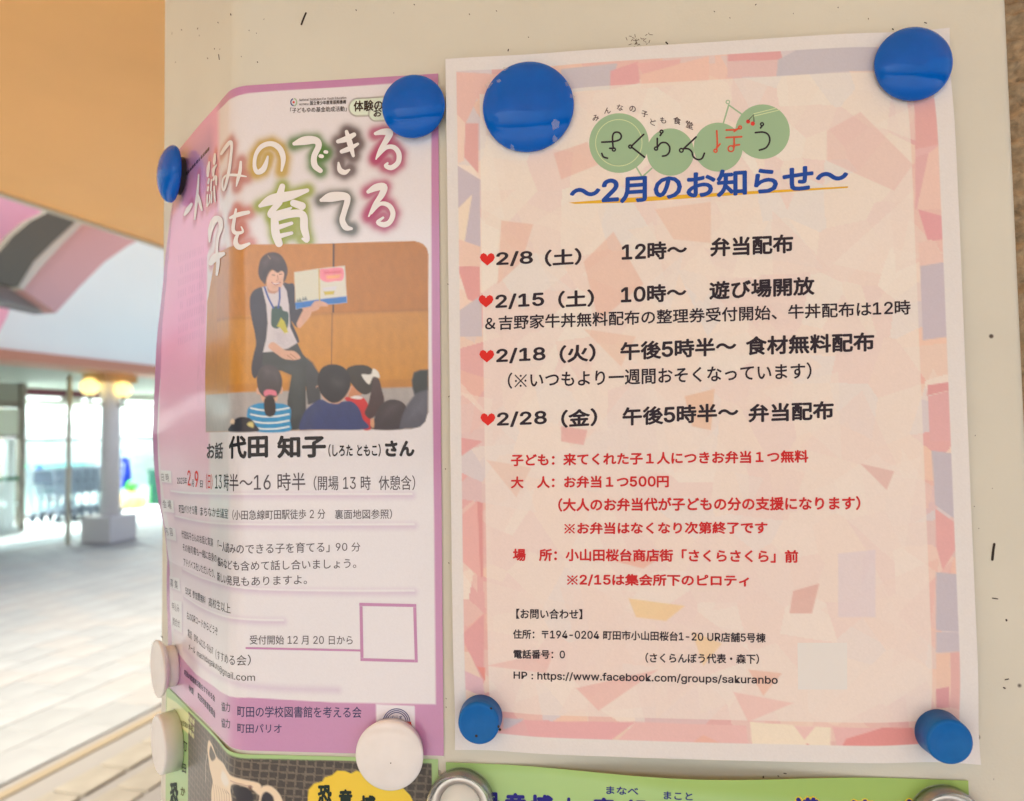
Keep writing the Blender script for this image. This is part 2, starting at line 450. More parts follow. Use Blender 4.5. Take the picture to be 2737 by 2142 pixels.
# ------------------------------------------------------------------ materials of the near things
W1 = (212, 202, 190); W2 = (212, 198, 180)
M_board = mat('painted_metal', alb((200, 186, 158), W2), rough=0.42, spec=0.35, bump=0.00006, bscale=900, vary=0.055, vscale=9, specks=48)
M_print1 = mat('glossy_print', (0, 0, 0), rough=0.3, spec=0.5, attr=True, coat=1.0, coat_rough=0.13, bump=0.00012, bscale=45)
M_print2 = mat('plain_paper_print', (0, 0, 0), rough=0.55, spec=0.3, attr=True, bump=0.0006, bscale=22)
M_print3 = mat('satin_print', (0, 0, 0), rough=0.35, spec=0.4, attr=True, coat=0.3, coat_rough=0.2)
def ink(name, c, white=W2, rough=0.55, spec=0.3, k=0.8, coat=0.0):
    return mat(name, alb(c, white, k), rough=rough, spec=spec, coat=coat, coat_rough=0.1)
I_black2 = ink('toner_black', (44, 34, 38)); I_red2 = ink('toner_red', (190, 38, 36)); I_blue2 = ink('toner_blue', (26, 66, 132))
I_heart = ink('heart_red', (206, 40, 30)); I_green2 = ink('leaf_green', (146, 166, 122)); I_orange2 = ink('stroke_vermilion', (200, 78, 50))
I_yell2 = ink('underline_yellow', (214, 160, 40)); I_cream2 = ink('cream_line', (196, 196, 140)); I_brown2 = ink('brush_brown', (62, 36, 38))
I_white2 = ink('label_white', (214, 200, 180)); I_cherry = ink('cherry_red', (205, 55, 45))
I_black1 = ink('offset_black', (32, 28, 30), W1, 0.25, 0.5, coat=0.5); I_grey1 = ink('offset_grey', (72, 62, 66), W1, 0.25, 0.5, coat=0.5)
I_tab_glare = ink('tab_ink_glare', (112, 108, 110), W1, 0.25, 0.5, coat=0.5)  # tab lettering made paler: glare on the flank painted into the ink
I_red1 = ink('offset_red', (200, 60, 55), W1, 0.25, 0.5, coat=0.5); I_white1 = ink('offset_white', (220, 211, 204), W1, 0.25, 0.5, coat=0.5)
I_purple1 = ink('offset_purple', (178, 120, 152), W1, 0.25, 0.5, coat=0.5); I_navy1 = ink('offset_navy', (45, 40, 80), W1, 0.25, 0.5, coat=0.5)
I_navy4 = ink('navy_ink', (36, 34, 108)); I_yel4 = ink('yellow_outline', (225, 190, 40)); I_dark3 = ink('brush_dark_green', (28, 42, 34))
I_blue1 = ink('emblem_blue', (50, 60, 110), W1); I_olive3 = ink('olive_ink', (96, 92, 50))

# ------------------------------------------------------------------ the post with its painted metal cladding
z0, z1 = CAM[2] - 1.55, CAM[2] + 1.25
XR = -hit((2699, 60))[0, 0]                     # right edge of the cladding
sL = hit((434, 600))[0, 0]                      # left end of the flank
prof = []
rr = 0.004
for t in np.linspace(0, math.pi / 2, 6): prof.append((XR - rr + rr * math.cos(t), B + rr - rr * math.sin(t)))
prof = [(XR, B + 0.022)] + prof
for s in np.concatenate([np.linspace(-0.1, S1, 6), np.linspace(S1, S2, 9)[1:], np.linspace(S2, sL - .004, 4)[1:]]):
    p = surf(s, 0, 0); prof.append((p[0], p[1]))
ex, ey = surf(sL - .004, 0, 0)[:2]
for t in np.linspace(math.radians(45), math.radians(90), 5)[1:]:
    cx, cy = ex + .004 * q2, ey + .004 * q2
    prof.append((cx - .004 * math.sin(t), cy - .004 * math.cos(t)))
prof += [(prof[-1][0], prof[-1][1] + 0.16)]
V = []; n = len(prof)
for (x, y) in prof: V += [(x, y, z0), (x, y, z1)]
F = [(2 * i, 2 * i + 1, 2 * i + 3, 2 * i + 2) for i in range(n - 1)]
post = empty('clad_post', 'cream painted metal post with flyers held on by magnets', 'post')
obj('cladding', mesh('cladding', V, F, True), M_board, post)
# dead insects, scratches and grime on the cladding
M_mark = mat('dark_grime', (0.035, 0.025, 0.02), rough=0.8)
M_smudge = mat('brown_grime', (0.16, 0.13, 0.09), rough=0.9)
class Bare:   # the bare cladding used like a sheet
    offf = staticmethod(lambda s, z: 0.0 * s)
bare = Bare()
for pts, wd in [(((818, 36), (812, 50), (806, 66)), 5), (((2657, 1455), (2654, 1475), (2652, 1496)), 7), (((1359, 133), (1358, 137)), 3),
                (((617, 38), (618, 41)), 3), (((583, 60), (584, 62)), 2), (((585, 146), (587, 160)), 2), (((1412, 100), (1413, 101)), 2.2),
                (((2652, 1599), (2666, 1601)), 3), (((2689, 1657), (2690, 1659)), 5), (((2686, 1817), (2695, 1815)), 3), (((2682, 1838), (2686, 1840)), 4),
                (((2471, 61), (2476, 63)), 3), (((2385, 78), (2387, 80)), 3), (((2040, 2076), (2040, 2078)), 4), (((2079, 2074), (2081, 2075)), 3), (((2095, 2067), (2101, 2068)), 2.5),
                (((574, 130), (574, 132)), 2), (((688, 166), (689, 168)), 2.5), (((432, 1701), (435, 1704)), 2.5), (((1780, 114), (1784, 118)), 4)]:
    ribbon(bare, ZF, pts, M_mark, post, width=wd, name='grime_mark', base=0.00015)
random.seed(3)
for k in range(30):
    x, y = random.gauss(1703, 16), random.gauss(111, 9)
    a = random.uniform(-3.2, 3.2); L = random.uniform(2, 8)
    ribbon(bare, ZF, [(x, y), (x + L * math.cos(a), y + L * math.sin(a))], M_smudge, post, width=1.6, name='grime_mark', base=0.00012 + k * 4e-6)
for k in range(34):
    x, y = random.choice([(random.uniform(660, 2650), random.uniform(5, 60)), (random.uniform(2600, 2700), random.uniform(700, 2130)), (random.uniform(450, 700), random.uniform(10, 220)), (random.uniform(1190, 1206), random.uniform(700, 1900))])
    ribbon(bare, ZF, [(x, y), (x + random.uniform(-2, 2), y + 2)], random.choice([M_smudge, M_mark]), post, width=random.uniform(1.2, 2.6), name='grime_mark', base=0.00012)

# ------------------------------------------------------------------ flyer with the monthly notice (right)
PIN2 = [hit((1413, 290), 0.002)[0], hit((2425, 190), 0.002)[0], hit((1292, 1915), 0.002)[0], hit((2510, 1965), 0.002)[0]]
def off2(s, z):
    o = 0.0042 + 0.0012 * np.exp(-((z + .30) / .02) ** 2) * np.exp(-((s + .10) / .06) ** 2) + 0.0005 * np.sin(s * 38 + 1) * np.sin(z * 21)
    e = np.ones_like(s)
    for ps, pz in PIN2: e = e * (1 - 0.88 * np.exp(-(((s - ps) ** 2 + (z - pz) ** 2) / 0.017 ** 2)))
    return o * e + 0.0002
cs = np.array([hit(p, 0.0042)[0] for p in [(1190.7, 158.4), (2539.6, 73), (2626, 2048), (1215, 2008)]])
sh = Sheet(cs, 420, 594, off2, W2, 0.80 * np.array([1, 1, 1.0]))
A_, B_ = sh.A * 210, sh.Bb * 297
# print area: a mosaic of facets, strong in the frame, pale in the inner panel
inn = (A_ > 4.5) & (A_ < 203.2) & (B_ > 5.8) & (B_ < 290.2)
panel = (A_ > 14.6) & (A_ < 192.6) & (B_ > 16.0) & (B_ < 281.2)
pal = np.array([(214, 150, 128), (220, 172, 140), (206, 140, 132), (196, 178, 170), (216, 178, 150), (222, 186, 158), (216, 190, 165), (212, 158, 140), (208, 136, 128), (222, 198, 172)], float)
seeds = rng.uniform([0, 0], [210, 297], (230, 2)); sc_ = rng.integers(0, len(pal), 230)
best = np.full(len(A_), 1e9); wi = np.zeros(len(A_), int)
for k in range(230):
    d = (A_ - seeds[k, 0]) ** 2 + (B_ - seeds[k, 1]) ** 2; q = d < best; best[q] = d[q]; wi[q] = k
pc = np.array([alb(c, W2) for c in pal]); mosaic = pc[sc_[wi]]
for k in range(90):     # large translucent facets over the cells
    c0 = rng.uniform([0, 0], [210, 297]); t = rng.uniform(0, 6.28); R_ = rng.uniform(10, 34)
    tri = [c0 + R_ * rng.uniform(.5, 1.2) * np.array([math.cos(t + j * 2.1 + rng.uniform(-.4, .4)), math.sin(t + j * 2.1)]) for j in range(3)]
    ins = np.ones(len(A_), bool)
    sg = np.sign((tri[1][0] - tri[0][0]) * (tri[2][1] - tri[0][1]) - (tri[1][1] - tri[0][1]) * (tri[2][0] - tri[0][0]))
    for j in range(3):
        a, b = tri[j], tri[(j + 1) % 3]; ins &= ((b[0] - a[0]) * (B_ - a[1]) - (b[1] - a[1]) * (A_ - a[0])) * sg > 0
    mosaic[ins] = mosaic[ins] * .5 + pc[rng.integers(0, len(pal))] * .5
sh.col[inn] = mosaic[inn]
frame_bits = [
    ([(1214, 193), (1340, 200), (1320, 262), (1275, 265), (1245, 330), (1214, 330)], (214, 158, 138)), ([(1244, 330), (1279, 330), (1279, 464), (1240, 420)], (205, 132, 122)),
    ([(1216, 300), (1244, 330), (1240, 430), (1218, 440)], (222, 184, 156)), ([(1218, 440), (1282, 480), (1282, 478), (1282, 600), (1220, 620)], (174, 158, 161)),
    ([(1220, 480), (1284, 480), (1284, 700), (1222, 710)], (172, 156, 160)), ([(1222, 560), (1262, 520), (1240, 660), (1222, 700)], (224, 196, 161)),
    ([(1222, 712), (1282, 712), (1284, 815), (1250, 800)], (206, 118, 112)), ([(1226, 640), (1284, 660), (1284, 712), (1226, 712)], (218, 174, 146)),
    ([(1228, 830), (1286, 790), (1288, 900), (1230, 900)], (178, 162, 162)), ([(1230, 1170), (1290, 1180), (1232, 1220)], (205, 122, 118)),
    ([(1275, 1340), (1290, 1345), (1292, 1540), (1284, 1545)], (200, 100, 96)), ([(1232, 1380), (1275, 1340), (1284, 1545), (1234, 1500)], (214, 140, 128)),
    ([(1232, 1700), (1294, 1640), (1294, 1830), (1262, 1760)], (206, 120, 118)), ([(1275, 1782), (1297, 1785), (1297, 1822)], (212, 90, 74)), ([(1235, 1790), (1290, 1815), (1296, 1865), (1236, 1840)], (204, 148, 150)),
    ([(1500, 186), (1650, 170), (1632, 240), (1500, 250)], (172, 160, 160)), ([(1632, 190), (1705, 165), (1710, 222), (1630, 240)], (208, 130, 128)),
    ([(1700, 170), (1820, 158), (1810, 190), (1720, 200)], (214, 148, 136)), ([(1712, 200), (1895, 150), (1895, 218), (1712, 238)], (220, 168, 142)),
    ([(1945, 142), (2085, 132), (2092, 160), (1945, 165)], (204, 124, 122)), ([(1944, 166), (2080, 160), (2080, 204), (1944, 208)], (206, 162, 150)),
    ([(2080, 160), (2140, 128), (2345, 116), (2345, 190), (2075, 206)], (170, 160, 160)),
    ([(2442, 265), (2512, 262), (2516, 390), (2446, 400)], (206, 132, 124)), ([(2446, 400), (2516, 385), (2485, 410), (2446, 418)], (210, 150, 142)), ([(2446, 418), (2482, 412), (2450, 560), (2446, 560)], (206, 140, 134)), ([(2482, 410), (2517, 385), (2522, 560), (2452, 560)], (218, 170, 146)),
    ([(2454, 560), (2525, 580), (2527, 640), (2480, 645)], (206, 118, 122)), ([(2455, 650), (2490, 640), (2528, 700), (2458, 720)], (216, 172, 150)), ([(2460, 712), (2530, 700), (2535, 900), (2466, 910)], (172, 156, 160)),
    ([(2480, 1030), (2548, 1020), (2551, 1040), (2478, 1058)], (200, 110, 110)), ([(2480, 1060), (2552, 1040), (2555, 1180), (2486, 1180)], (206, 136, 132)),
    ([(2490, 1205), (2568, 1215), (2570, 1400), (2500, 1350)], (166, 154, 158)), ([(2500, 1360), (2570, 1410), (2560, 1460), (2520, 1525), (2502, 1460)], (208, 130, 124)),
    ([(2502, 1530), (2572, 1536), (2570, 1690), (2502, 1685)], (166, 154, 158)), ([(2502, 1690), (2570, 1692), (2570, 1742), (2502, 1745)], (172, 158, 160)),
    ([(2502, 1748), (2540, 1745), (2536, 1838), (2502, 1840)], (218, 168, 136)), ([(2540, 1745), (2572, 1742), (2574, 1900), (2538, 1890)], (206, 140, 128)), ([(2502, 1842), (2537, 1836), (2538, 1892), (2502, 1894)], (200, 110, 112)),
    ([(1345, 1920), (1400, 1922), (1382, 1942), (1345, 1950)], (176, 160, 162)), ([(1340, 1958), (1400, 1925), (1470, 1925), (1430, 1978), (1335, 1975)], (208, 140, 136)),
    ([(1400, 1925), (1700, 1930), (1620, 1988), (1420, 1978)], (210, 134, 132)), ([(1700, 1930), (1995, 1940), (2000, 1998), (1640, 1990)], (214, 156, 144)),
    ([(1836, 1995), (1880, 1965), (1950, 1998)], (216, 148, 122)), ([(2005, 1930), (2220, 1945), (2220, 2004), (2010, 1998)], (228, 202, 166)), ([(2122, 1940), (2180, 1942), (2150, 1978)], (216, 166, 150)), ([(2138, 2001), (2158, 1988), (2182, 2002)], (205, 104, 104)),
    ([(2225, 1943), (2462, 1945), (2460, 2004), (2240, 2003)], (214, 150, 140)), ([(2262, 1975), (2360, 1945), (2440, 1946), (2460, 2005), (2246, 2003)], (206, 92, 88)),
]
for p, c in frame_bits: sh.poly(ZF, p, c, soft=0.2)
# keep facets inside the print area, white margin outside
sh.col = sh.col * .70 + alb((221, 200, 176), W2) * .30
sh.col[~inn] = 0.80
cream = alb((221, 206, 181), W2)
base_in = sh.col * 0.36 + cream * 0.64
pinkw = np.clip((B_ - 60) / 150, 0, 1)[:, None]
base_in = base_in * (1 - .35 * pinkw) + alb((220, 192, 172), W2) * .35 * pinkw
sh.col[panel] = base_in[panel]
for p, c, al in [([(1560, 700), (1640, 620), (1720, 760), (1600, 860)], (214, 160, 130), .5), ([(1340, 590), (1425, 600), (1395, 700), (1330, 760)], (216, 168, 140), .6), ([(1480, 410), (1570, 380), (1600, 440), (1500, 480)], (214, 158, 134), .5),
                 ([(2210, 350), (2300, 300), (2440, 440), (2390, 510), (2210, 430)], (212, 168, 150), .5), ([(1750, 560), (1900, 540), (1900, 650), (1800, 640)], (216, 172, 140), .5), ([(1500, 1140), (1570, 1150), (1560, 1190), (1500, 1180)], (208, 140, 128), .6),
                 ([(1830, 1060), (1910, 1040), (1900, 1150), (1850, 1140)], (214, 168, 130), .7), ([(2300, 1240), (2390, 1260), (2370, 1310)], (206, 160, 142), .7), ([(2120, 1580), (2190, 1560), (2170, 1640), (2110, 1640)], (206, 158, 138), .8),
                 ([(1640, 1500), (1780, 1480), (1720, 1520)], (214, 150, 120), .6), ([(1680, 1600), (1830, 1620), (1780, 1660), (1700, 1650)], (222, 184, 126), .8), ([(2240, 1480), (2340, 1470), (2340, 1650), (2240, 1650)], (206, 186, 178), .6),
                 ([(1300, 1780), (1480, 1740), (1460, 1800)], (214, 160, 142), .5), ([(1540, 1840), (1760, 1790), (1600, 1900)], (214, 158, 140), .6), ([(1850, 1690), (1930, 1720), (1880, 1780)], (222, 182, 120), .6), ([(2000, 1790), (2090, 1800), (2040, 1860)], (216, 160, 130), .6),
                 ([(1960, 1850), (2120, 1880), (2000, 1930)], (218, 168, 150), .6), ([(1300, 1230), (1420, 1250), (1380, 1330)], (214, 176, 150), .6), ([(1560, 880), (1700, 900), (1660, 980)], (216, 172, 140), .5)]:
    sh.poly(ZF, p, c, soft=0.25, alpha=al)
sh.noise(0.012)
f2 = empty('flyer', 'white bordered flyer of dates and red text under blue magnets, right of the purple flyer', 'flyer', group='flyers on the post')
sh.build('sheet', M_print2, f2)
L2 = lambda zf, t, x0, y0, x1, y1, h, m_, b=0.02, **k: letters(sh, zf, t, x0, y0, x1, y1, h, m_, f2, bold=b, **k)
# the emblem
def disc_pts(cx, cy, r, n=48): return [(cx + r * math.cos(2 * math.pi * i / n), cy + r * math.sin(2 * math.pi * i / n)) for i in range(n)]
for i, (x, y, r) in enumerate([(380, 520, 290), (880, 608, 230), (1345, 560, 238), (1775, 410, 265)]):
    flat_patch(sh, ZL, disc_pts(x, y, r), I_green2, f2, 'green_disc', base=0.00004 + i * 0.00001)
for pl in ([(1395, 325), (1447, 150), (1580, 245)], [(545, 750), (605, 850), (700, 765)]):
    for a, b in zip(pl[:-1], pl[1:]): ribbon(sh, ZL, [a, b], I_green2, f2, width=15, name='brush_stroke', base=0.00005)
def ring(cx, cy, r, w_, mt, idx=0, base=0.00012):
    n = 40; V = []
    for i in range(n):
        c, s_ = math.cos(2 * math.pi * i / n), math.sin(2 * math.pi * i / n)
        V += [(cx + (r + w_ / 2) * c, cy + (r + w_ / 2) * s_), (cx + (r - w_ / 2) * c, cy + (r - w_ / 2) * s_)]
    F = [(2 * i, 2 * i + 1, (2 * i + 3) % (2 * n), (2 * i + 2) % (2 * n)) for i in range(n)]
    Q = hit(ZL(V), off2); P = surf(Q[:, 0], Q[:, 1], off2(Q[:, 0], Q[:, 1]) + base + idx * 8e-6)
    obj('brush_stroke', mesh('brush_stroke', P, F), mt, f2)
ring(378, 518, 226, 7, I_cream2, base=0.00009); ring(1438, 122, 17, 10, I_green2)
for k, (a, b) in enumerate([((1690, 236), (1905, 182)), ((1695, 258), (1945, 198))]): ribbon(sh, ZL, [a, b], I_cream2, f2, width=8, base=0.0001)
K = I_black2
BK = [([(213, 512), (330, 505), (388, 486), (402, 450), (378, 418), (336, 420), (318, 456), (320, 530), (324, 572)], K), ([(290, 572), (332, 572)], K), ([(213, 622), (228, 655), (268, 668)], K),
      ([(620, 437), (500, 552)], K), ([(502, 560), (628, 658)], K), ([(792, 430), (780, 448)], K), ([(752, 475), (752, 565)], K), ([(755, 560), (790, 520), (840, 520), (872, 560), (868, 610), (840, 640), (803, 648)], K),
      ([(1130, 462), (1006, 578)], K), ([(1008, 575), (1055, 578), (1088, 608), (1100, 650), (1140, 680), (1185, 672), (1210, 620)], K), ([(1768, 358), (1756, 374)], K), ([(1705, 420), (1780, 415), (1830, 440), (1845, 500), (1810, 565), (1745, 590)], K),
      ([(1330, 402), (1335, 530), (1328, 582)], I_orange2), ([(1335, 562), (1362, 530)], I_orange2), ([(1422, 395), (1520, 390), (1546, 372)], I_orange2), ([(1500, 408), (1532, 384)], I_orange2),
      ([(1422, 468), (1572, 460)], I_orange2), ([(1498, 465), (1500, 560)], I_orange2), ([(1490, 545), (1550, 537)], I_orange2)]
for i, (p, mt) in enumerate(BK): ribbon(sh, ZL, p, mt, f2, width=17, idx=i % 6)
for i, (x, y, r, mt) in enumerate([(330, 584, 15, K), (490, 556, 15, K), (793, 410, 14, K), (740, 575, 15, K), (986, 592, 18, K), (1770, 338, 14, K), (1318, 596, 15, I_orange2), (1556, 370, 14, I_orange2), (1468, 576, 28, I_orange2)]):
    ring(x, y, r, 14, mt, idx=7)
for x, y, r in [(1635, 312, 20), (1680, 332, 21)]: flat_patch(sh, ZL, disc_pts(x, y, r, 20), I_cherry, f2, 'cherry', base=0.00013)
ribbon(sh, ZL, [(1640, 298), (1688, 246), (1692, 312)], I_brown2, f2, width=8, smooth=False, idx=9)
for ch, x, y, rt in zip('みんなの子ども食堂', [158, 270, 388, 508, 622, 700, 805, 938, 1052], [275, 203, 175, 187, 238, 320, 298, 302, 345], [-8, -4, 4, 8, 16, 24, 6, 12, 22]):
    c_, s_ = math.cos(math.radians(rt)), math.sin(math.radians(rt)); w_ = 62 if ch not in '食堂' else 76
    letters(sh, ZL, ch, x - w_ / 2 * c_ + w_ / 2 * s_ * .9, y - w_ / 2 * s_ + w_ / 2 * c_, x + w_ / 2 * c_ + w_ / 2 * s_ * .9, y + w_ / 2 * s_ + w_ / 2 * c_, w_ * .95, I_brown2, f2, bold=0.012, name='lettering')
# headline and its underline
flat_patch(sh, ZT, [(478, 690), (700, 672), (1100, 650), (1525, 629), (1522, 635), (1100, 662), (700, 690), (500, 695)], I_yell2, f2, 'underline', base=0.00007)
L2(ZT, '～2月のお知らせ～', 480, 706, 1525, 640, 104, I_blue2, 0.036)
# the dates
hp = [(0, 22), (-22, 4), (-28, -8), (-24, -20), (-14, -25), (-4, -20), (0, -13), (4, -20), (14, -25), (24, -20), (28, -8), (22, 4)]
for x, y in [(172, 203), (167, 360), (170, 566), (174, 803)]: flat_patch(sh, ZA, [(x + a, y + b) for a, b in hp], I_heart, f2, 'heart', base=0.0001)
b1 = 0.036
for a in [('2/8', 205, 230, 343, 224, 56), ('（土）', 387, 230, 525, 222, 64), ('12時～', 675, 209, 920, 198, 68), ('弁当配布', 1007, 193, 1318, 178, 72),
          ('2/15', 202, 391, 385, 382, 58), ('（土）', 437, 386, 572, 379, 66), ('10時～', 672, 369, 918, 358, 68), ('遊び場開放', 1003, 354, 1398, 335, 70),
          ('2/18', 205, 594, 390, 586, 58), ('（火）', 442, 592, 578, 584, 68), ('午後5時半～', 670, 582, 1105, 560, 70), ('食材無料配布', 1140, 562, 1622, 546, 72),
          ('2/28', 208, 832, 395, 825, 58), ('（金）', 448, 834, 584, 826, 68), ('午後5時半～', 678, 826, 1113, 808, 70), ('弁当配布', 1150, 814, 1470, 801, 70)]:
    L2(ZA, *a, I_black2, b1)
L2(ZA, '＆吉野家牛丼無料配布の整理券受付開始、牛丼配布は12時', 163, 469, 1758, 409, 55, I_black2, 0.021)
L2(ZA, '（※いつもより一週間おそくなっています）', 248, 687, 1387, 650, 62, I_black2, 0.021)
for a in [('子ども：来てくれた子１人につきお弁当１つ無料', 260, 136, 1375, 122, 47), ('大　人：お弁当１つ500円', 260, 219, 852, 215, 46), ('（大人のお弁当代が子どもの分の支援になります）', 437, 306, 1570, 300, 52),
          ('※お弁当はなくなり次第終了です', 460, 391, 1222, 389, 46), ('場　所：小山田桜台商店街「さくらさくら」前', 267, 491, 1337, 498, 48), ('※2/15は集会所下のピロティ', 470, 584, 1153, 588, 46)]:
    L2(ZB, *a, I_red2, 0.038)
for a in [('【お問い合わせ】', 280, 707, 528, 709, 38), ('住所：〒194-0204 町田市小山田桜台1-20 UR店舗5号棟', 268, 782, 1215, 797, 36), ('電話番号：0', 270, 856, 463, 858, 34), ('（さくらんぼう代表・森下）', 764, 872, 1190, 877, 38), ('HP : https://www.facebook.com/groups/sakuranbo', 270, 939, 1260, 959, 37)]:
    L2(ZB, *a, I_black2, 0.026)
flat_patch(sh, ZB, [(1334, 797), (1520, 797), (1520, 972), (1336, 972)], I_white2, f2, 'blank_label', base=0.00007)
sh2 = sh

# ------------------------------------------------------------------ glossy purple-bordered flyer bent round the post's corner
gz = -0.006 - (np.array([438, 560, 620, 744, 920, 1090, 1187, 1300, 1375, 1450, 1525, 1848]) - 438) * .2078e-3
gv = np.array([0, 0.3, 1.5, 4.3, 6.2, 7.8, 7.8, 6.4, 5, 2.2, .6, 0]) / 1000
def off1(s, z):
    T = np.clip((s - S2) / (0.192 - S2), 0, 1.1) ** 1.6
    g = np.interp(-z, -gz, gv)
    rip = 0.00035 * np.sin(z * 95 + s * 60) * np.clip((s - S2) / .03, 0, 1)
    return 0.0006 + T * g + rip * T ** .5 + 0.0003 * np.exp(-((s - S2 - .004) / .010) ** 2)
trc = hit((1170.8, 197), 0.0006)[0]; brc = hit((1186, 2020.7), 0.0006)[0]
tl = hit((466, 425), 0.0006)[0]; bl = hit((446.6, 1847.7), 0.0006)[0]
cs = np.array([(tl[0], trc[1]), trc, brc, (bl[0], brc[1])])
sh = Sheet(cs, 430, 650, off1, W1, 0.80 * np.array([1, 1, 1.0])); sh1 = sh
wmm = (tl[0] - trc[0]) * 1000; A_ = sh.A; B_ = sh.Bb; hmm = (trc[1] - brc[1]) * 1000
sh.col[:] = alb((178, 118, 152), W1)                       # purple border
P_, Q_ = sh.S, sh.Z
# inner white panel with a rounded upper left corner
sh.poly(Z2, [(2006, 95), (1700, 118), (1300, 145), (900, 168), (700, 186), (600, 215), (530, 270), (470, 325), (400, 400), (330, 470), (250, 575), (190, 1000), (172, 1150), (122, 1500), (90, 1970), (60, 2420), (57, 2680), (74, 2980), (92, 3180), (120, 3400), (144, 3580), (146, 3900), (160, 4130), (205, 4170), (330, 4320), (500, 4440), (700, 4485), (1300, 4520), (2036, 4534), (2024, 3200), (2008, 2000), (2004, 1000)], (211, 202, 196), soft=0.2)
# pale pink panel down the left
def px1(): pass
lz = np.interp(-Q_, [10, 60, 110, 150, 200, 240], [1, 1, 1, .7, .22, 0.10])
edge = hit([(555, 760)], off1)[0, 0] * 1000; edge2 = hit([(590, 470)], off1)[0, 0] * 1000
eb = np.interp(-Q_, [6, 60, 75, 110, 160], [edge2, edge2, edge, edge - 1, edge - 6])
soft = np.interp(-Q_, [6, 60, 75, 120], [8, 6, 1.2, 5])
al = np.clip((P_ - eb) / soft, 0, 1) * lz * 0.95 * (P_ < (tl[0] * 1000 - 3))
pink = alb((228, 146, 178), W1); sh.col = sh.col * (1 - al[:, None]) + pink * al[:, None]
al = np.exp(-((Q_ + 22) / 14) ** 2) * np.clip((P_ - edge2 - 4) / 14, 0, 1) * .8; sh.col = sh.col * (1 - al[:, None]) + alb((150, 112, 150), W1) * al[:, None]
# soft glows behind the brush title
T = []   # (strokes, glow colour)
T.append(([[(252, 1052, 12), (274, 1018, 26), (300, 975, 16)]], (186, 96, 120), Z2))
T.append(([[(352, 765, 8), (346, 860, 14), (336, 960, 16), (325, 1082, 10)], [(344, 900, 10), (358, 955, 18), (376, 1018, 10)]], (186, 96, 120), Z2))
T.append(([[(686, 315, 14), (674, 390, 30), (668, 475, 22)], [(682, 510, 16), (674, 555, 20)], [(674, 600, 18), (668, 640, 18)], [(664, 690, 14), (662, 818, 14)], [(712, 520, 16), (704, 640, 16)], [(690, 690, 12), (692, 760, 12), (668, 815, 10)],
           [(752, 228, 20), (746, 300, 28), (742, 340, 16)], [(768, 350, 14), (736, 400, 28), (732, 470, 20)], [(732, 520, 18), (762, 480, 26), (768, 575, 14)], [(745, 595, 16), (748, 700, 18), (756, 768, 12)], [(716, 655, 14), (712, 782, 12)]], (196, 110, 116), Z5))
T.append(([[(822, 222, 24), (870, 150, 34), (925, 88, 34), (942, 130, 26), (932, 250, 26), (920, 360, 28), (900, 470, 28), (872, 585, 24), (850, 640, 18), (836, 590, 20), (842, 515, 18), (885, 468, 20), (990, 465, 26), (1105, 482, 12)], [(1044, 315, 22), (1035, 420, 32), (1010, 520, 28), (994, 592, 10)]], (176, 112, 104), Z5))
T.append(([[(842, 638, 12), (828, 690, 26), (806, 732, 34), (768, 748, 28), (748, 705, 22), (757, 625, 22), (800, 565, 28), (868, 546, 30), (926, 580, 34), (952, 650, 30), (940, 738, 12)]], (176, 140, 20), Z2))
T.append(([[(1030, 546, 22), (1100, 525, 50), (1180, 522, 42), (1204, 560, 36), (1172, 635, 34), (1176, 700, 36), (1216, 738, 28)], [(1216, 634, 22), (1228, 636, 22)], [(1250, 604, 20), (1260, 606, 20)]], (44, 104, 30), Z2))
T.append(([[(1342, 530, 24), (1400, 512, 34), (1455, 482, 26)], [(1368, 602, 24), (1420, 582, 30), (1482, 548, 16)], [(1402, 460, 20), (1425, 540, 34), (1450, 632, 18)], [(1345, 682, 12), (1355, 732, 30), (1388, 750, 30), (1422, 732, 12)]], (66, 50, 56), Z2))
T.append(([[(1608, 474, 20), (1660, 462, 36), (1708, 466, 40), (1692, 510, 36), (1642, 590, 24), (1612, 655, 10)], [(1622, 640, 12), (1682, 575, 24), (1740, 573, 28), (1774, 618, 30), (1768, 680, 30), (1722, 716, 30), (1682, 704, 24), (1694, 684, 12)]], (158, 40, 88), Z2))
T.append(([[(688, 1225, 14), (700, 1090, 44), (750, 975, 62), (806, 975, 50), (818, 1060, 40), (784, 1180, 26), (772, 1320, 26), (786, 1450, 34), (772, 1600, 24)], [(704, 1470, 44), (760, 1400, 70), (850, 1362, 34)]], (190, 120, 124), Z5))
T.append(([[(925, 952, 24), (1020, 915, 44), (1130, 890, 34)], [(990, 855, 20), (972, 960, 30), (958, 1080, 34), (988, 1125, 36), (1066, 1112, 24), (1050, 1055, 12)], [(1022, 1120, 24), (990, 1190, 36), (992, 1255, 50), (1040, 1288, 50), (1138, 1248, 26)]], (180, 104, 92), Z5))
T.append(([[(788, 988, 22), (870, 945, 60), (1000, 915, 52), (1122, 878, 24)], [(945, 850, 34), (922, 930, 46)], [(925, 965, 36), (868, 1030, 36), (868, 1055, 36), (935, 1040, 40), (1008, 1002, 12)], [(1025, 968, 40), (1085, 990, 46)],
           [(890, 1075, 44), (898, 1180, 50), (922, 1255, 44)], [(895, 1078, 40), (1000, 1046, 46), (1090, 1052, 44), (1102, 1150, 46), (1122, 1232, 30), (1090, 1222, 14)], [(915, 1142, 30), (1012, 1112, 20)], [(920, 1205, 30), (1012, 1182, 20)]], (132, 144, 10), Z2))
T.append(([[(1222, 948, 20), (1290, 926, 56), (1390, 920, 44), (1408, 950, 36), (1386, 1030, 32), (1372, 1090, 34), (1396, 1140, 36), (1436, 1150, 18)]], (52, 62, 52), Z2))
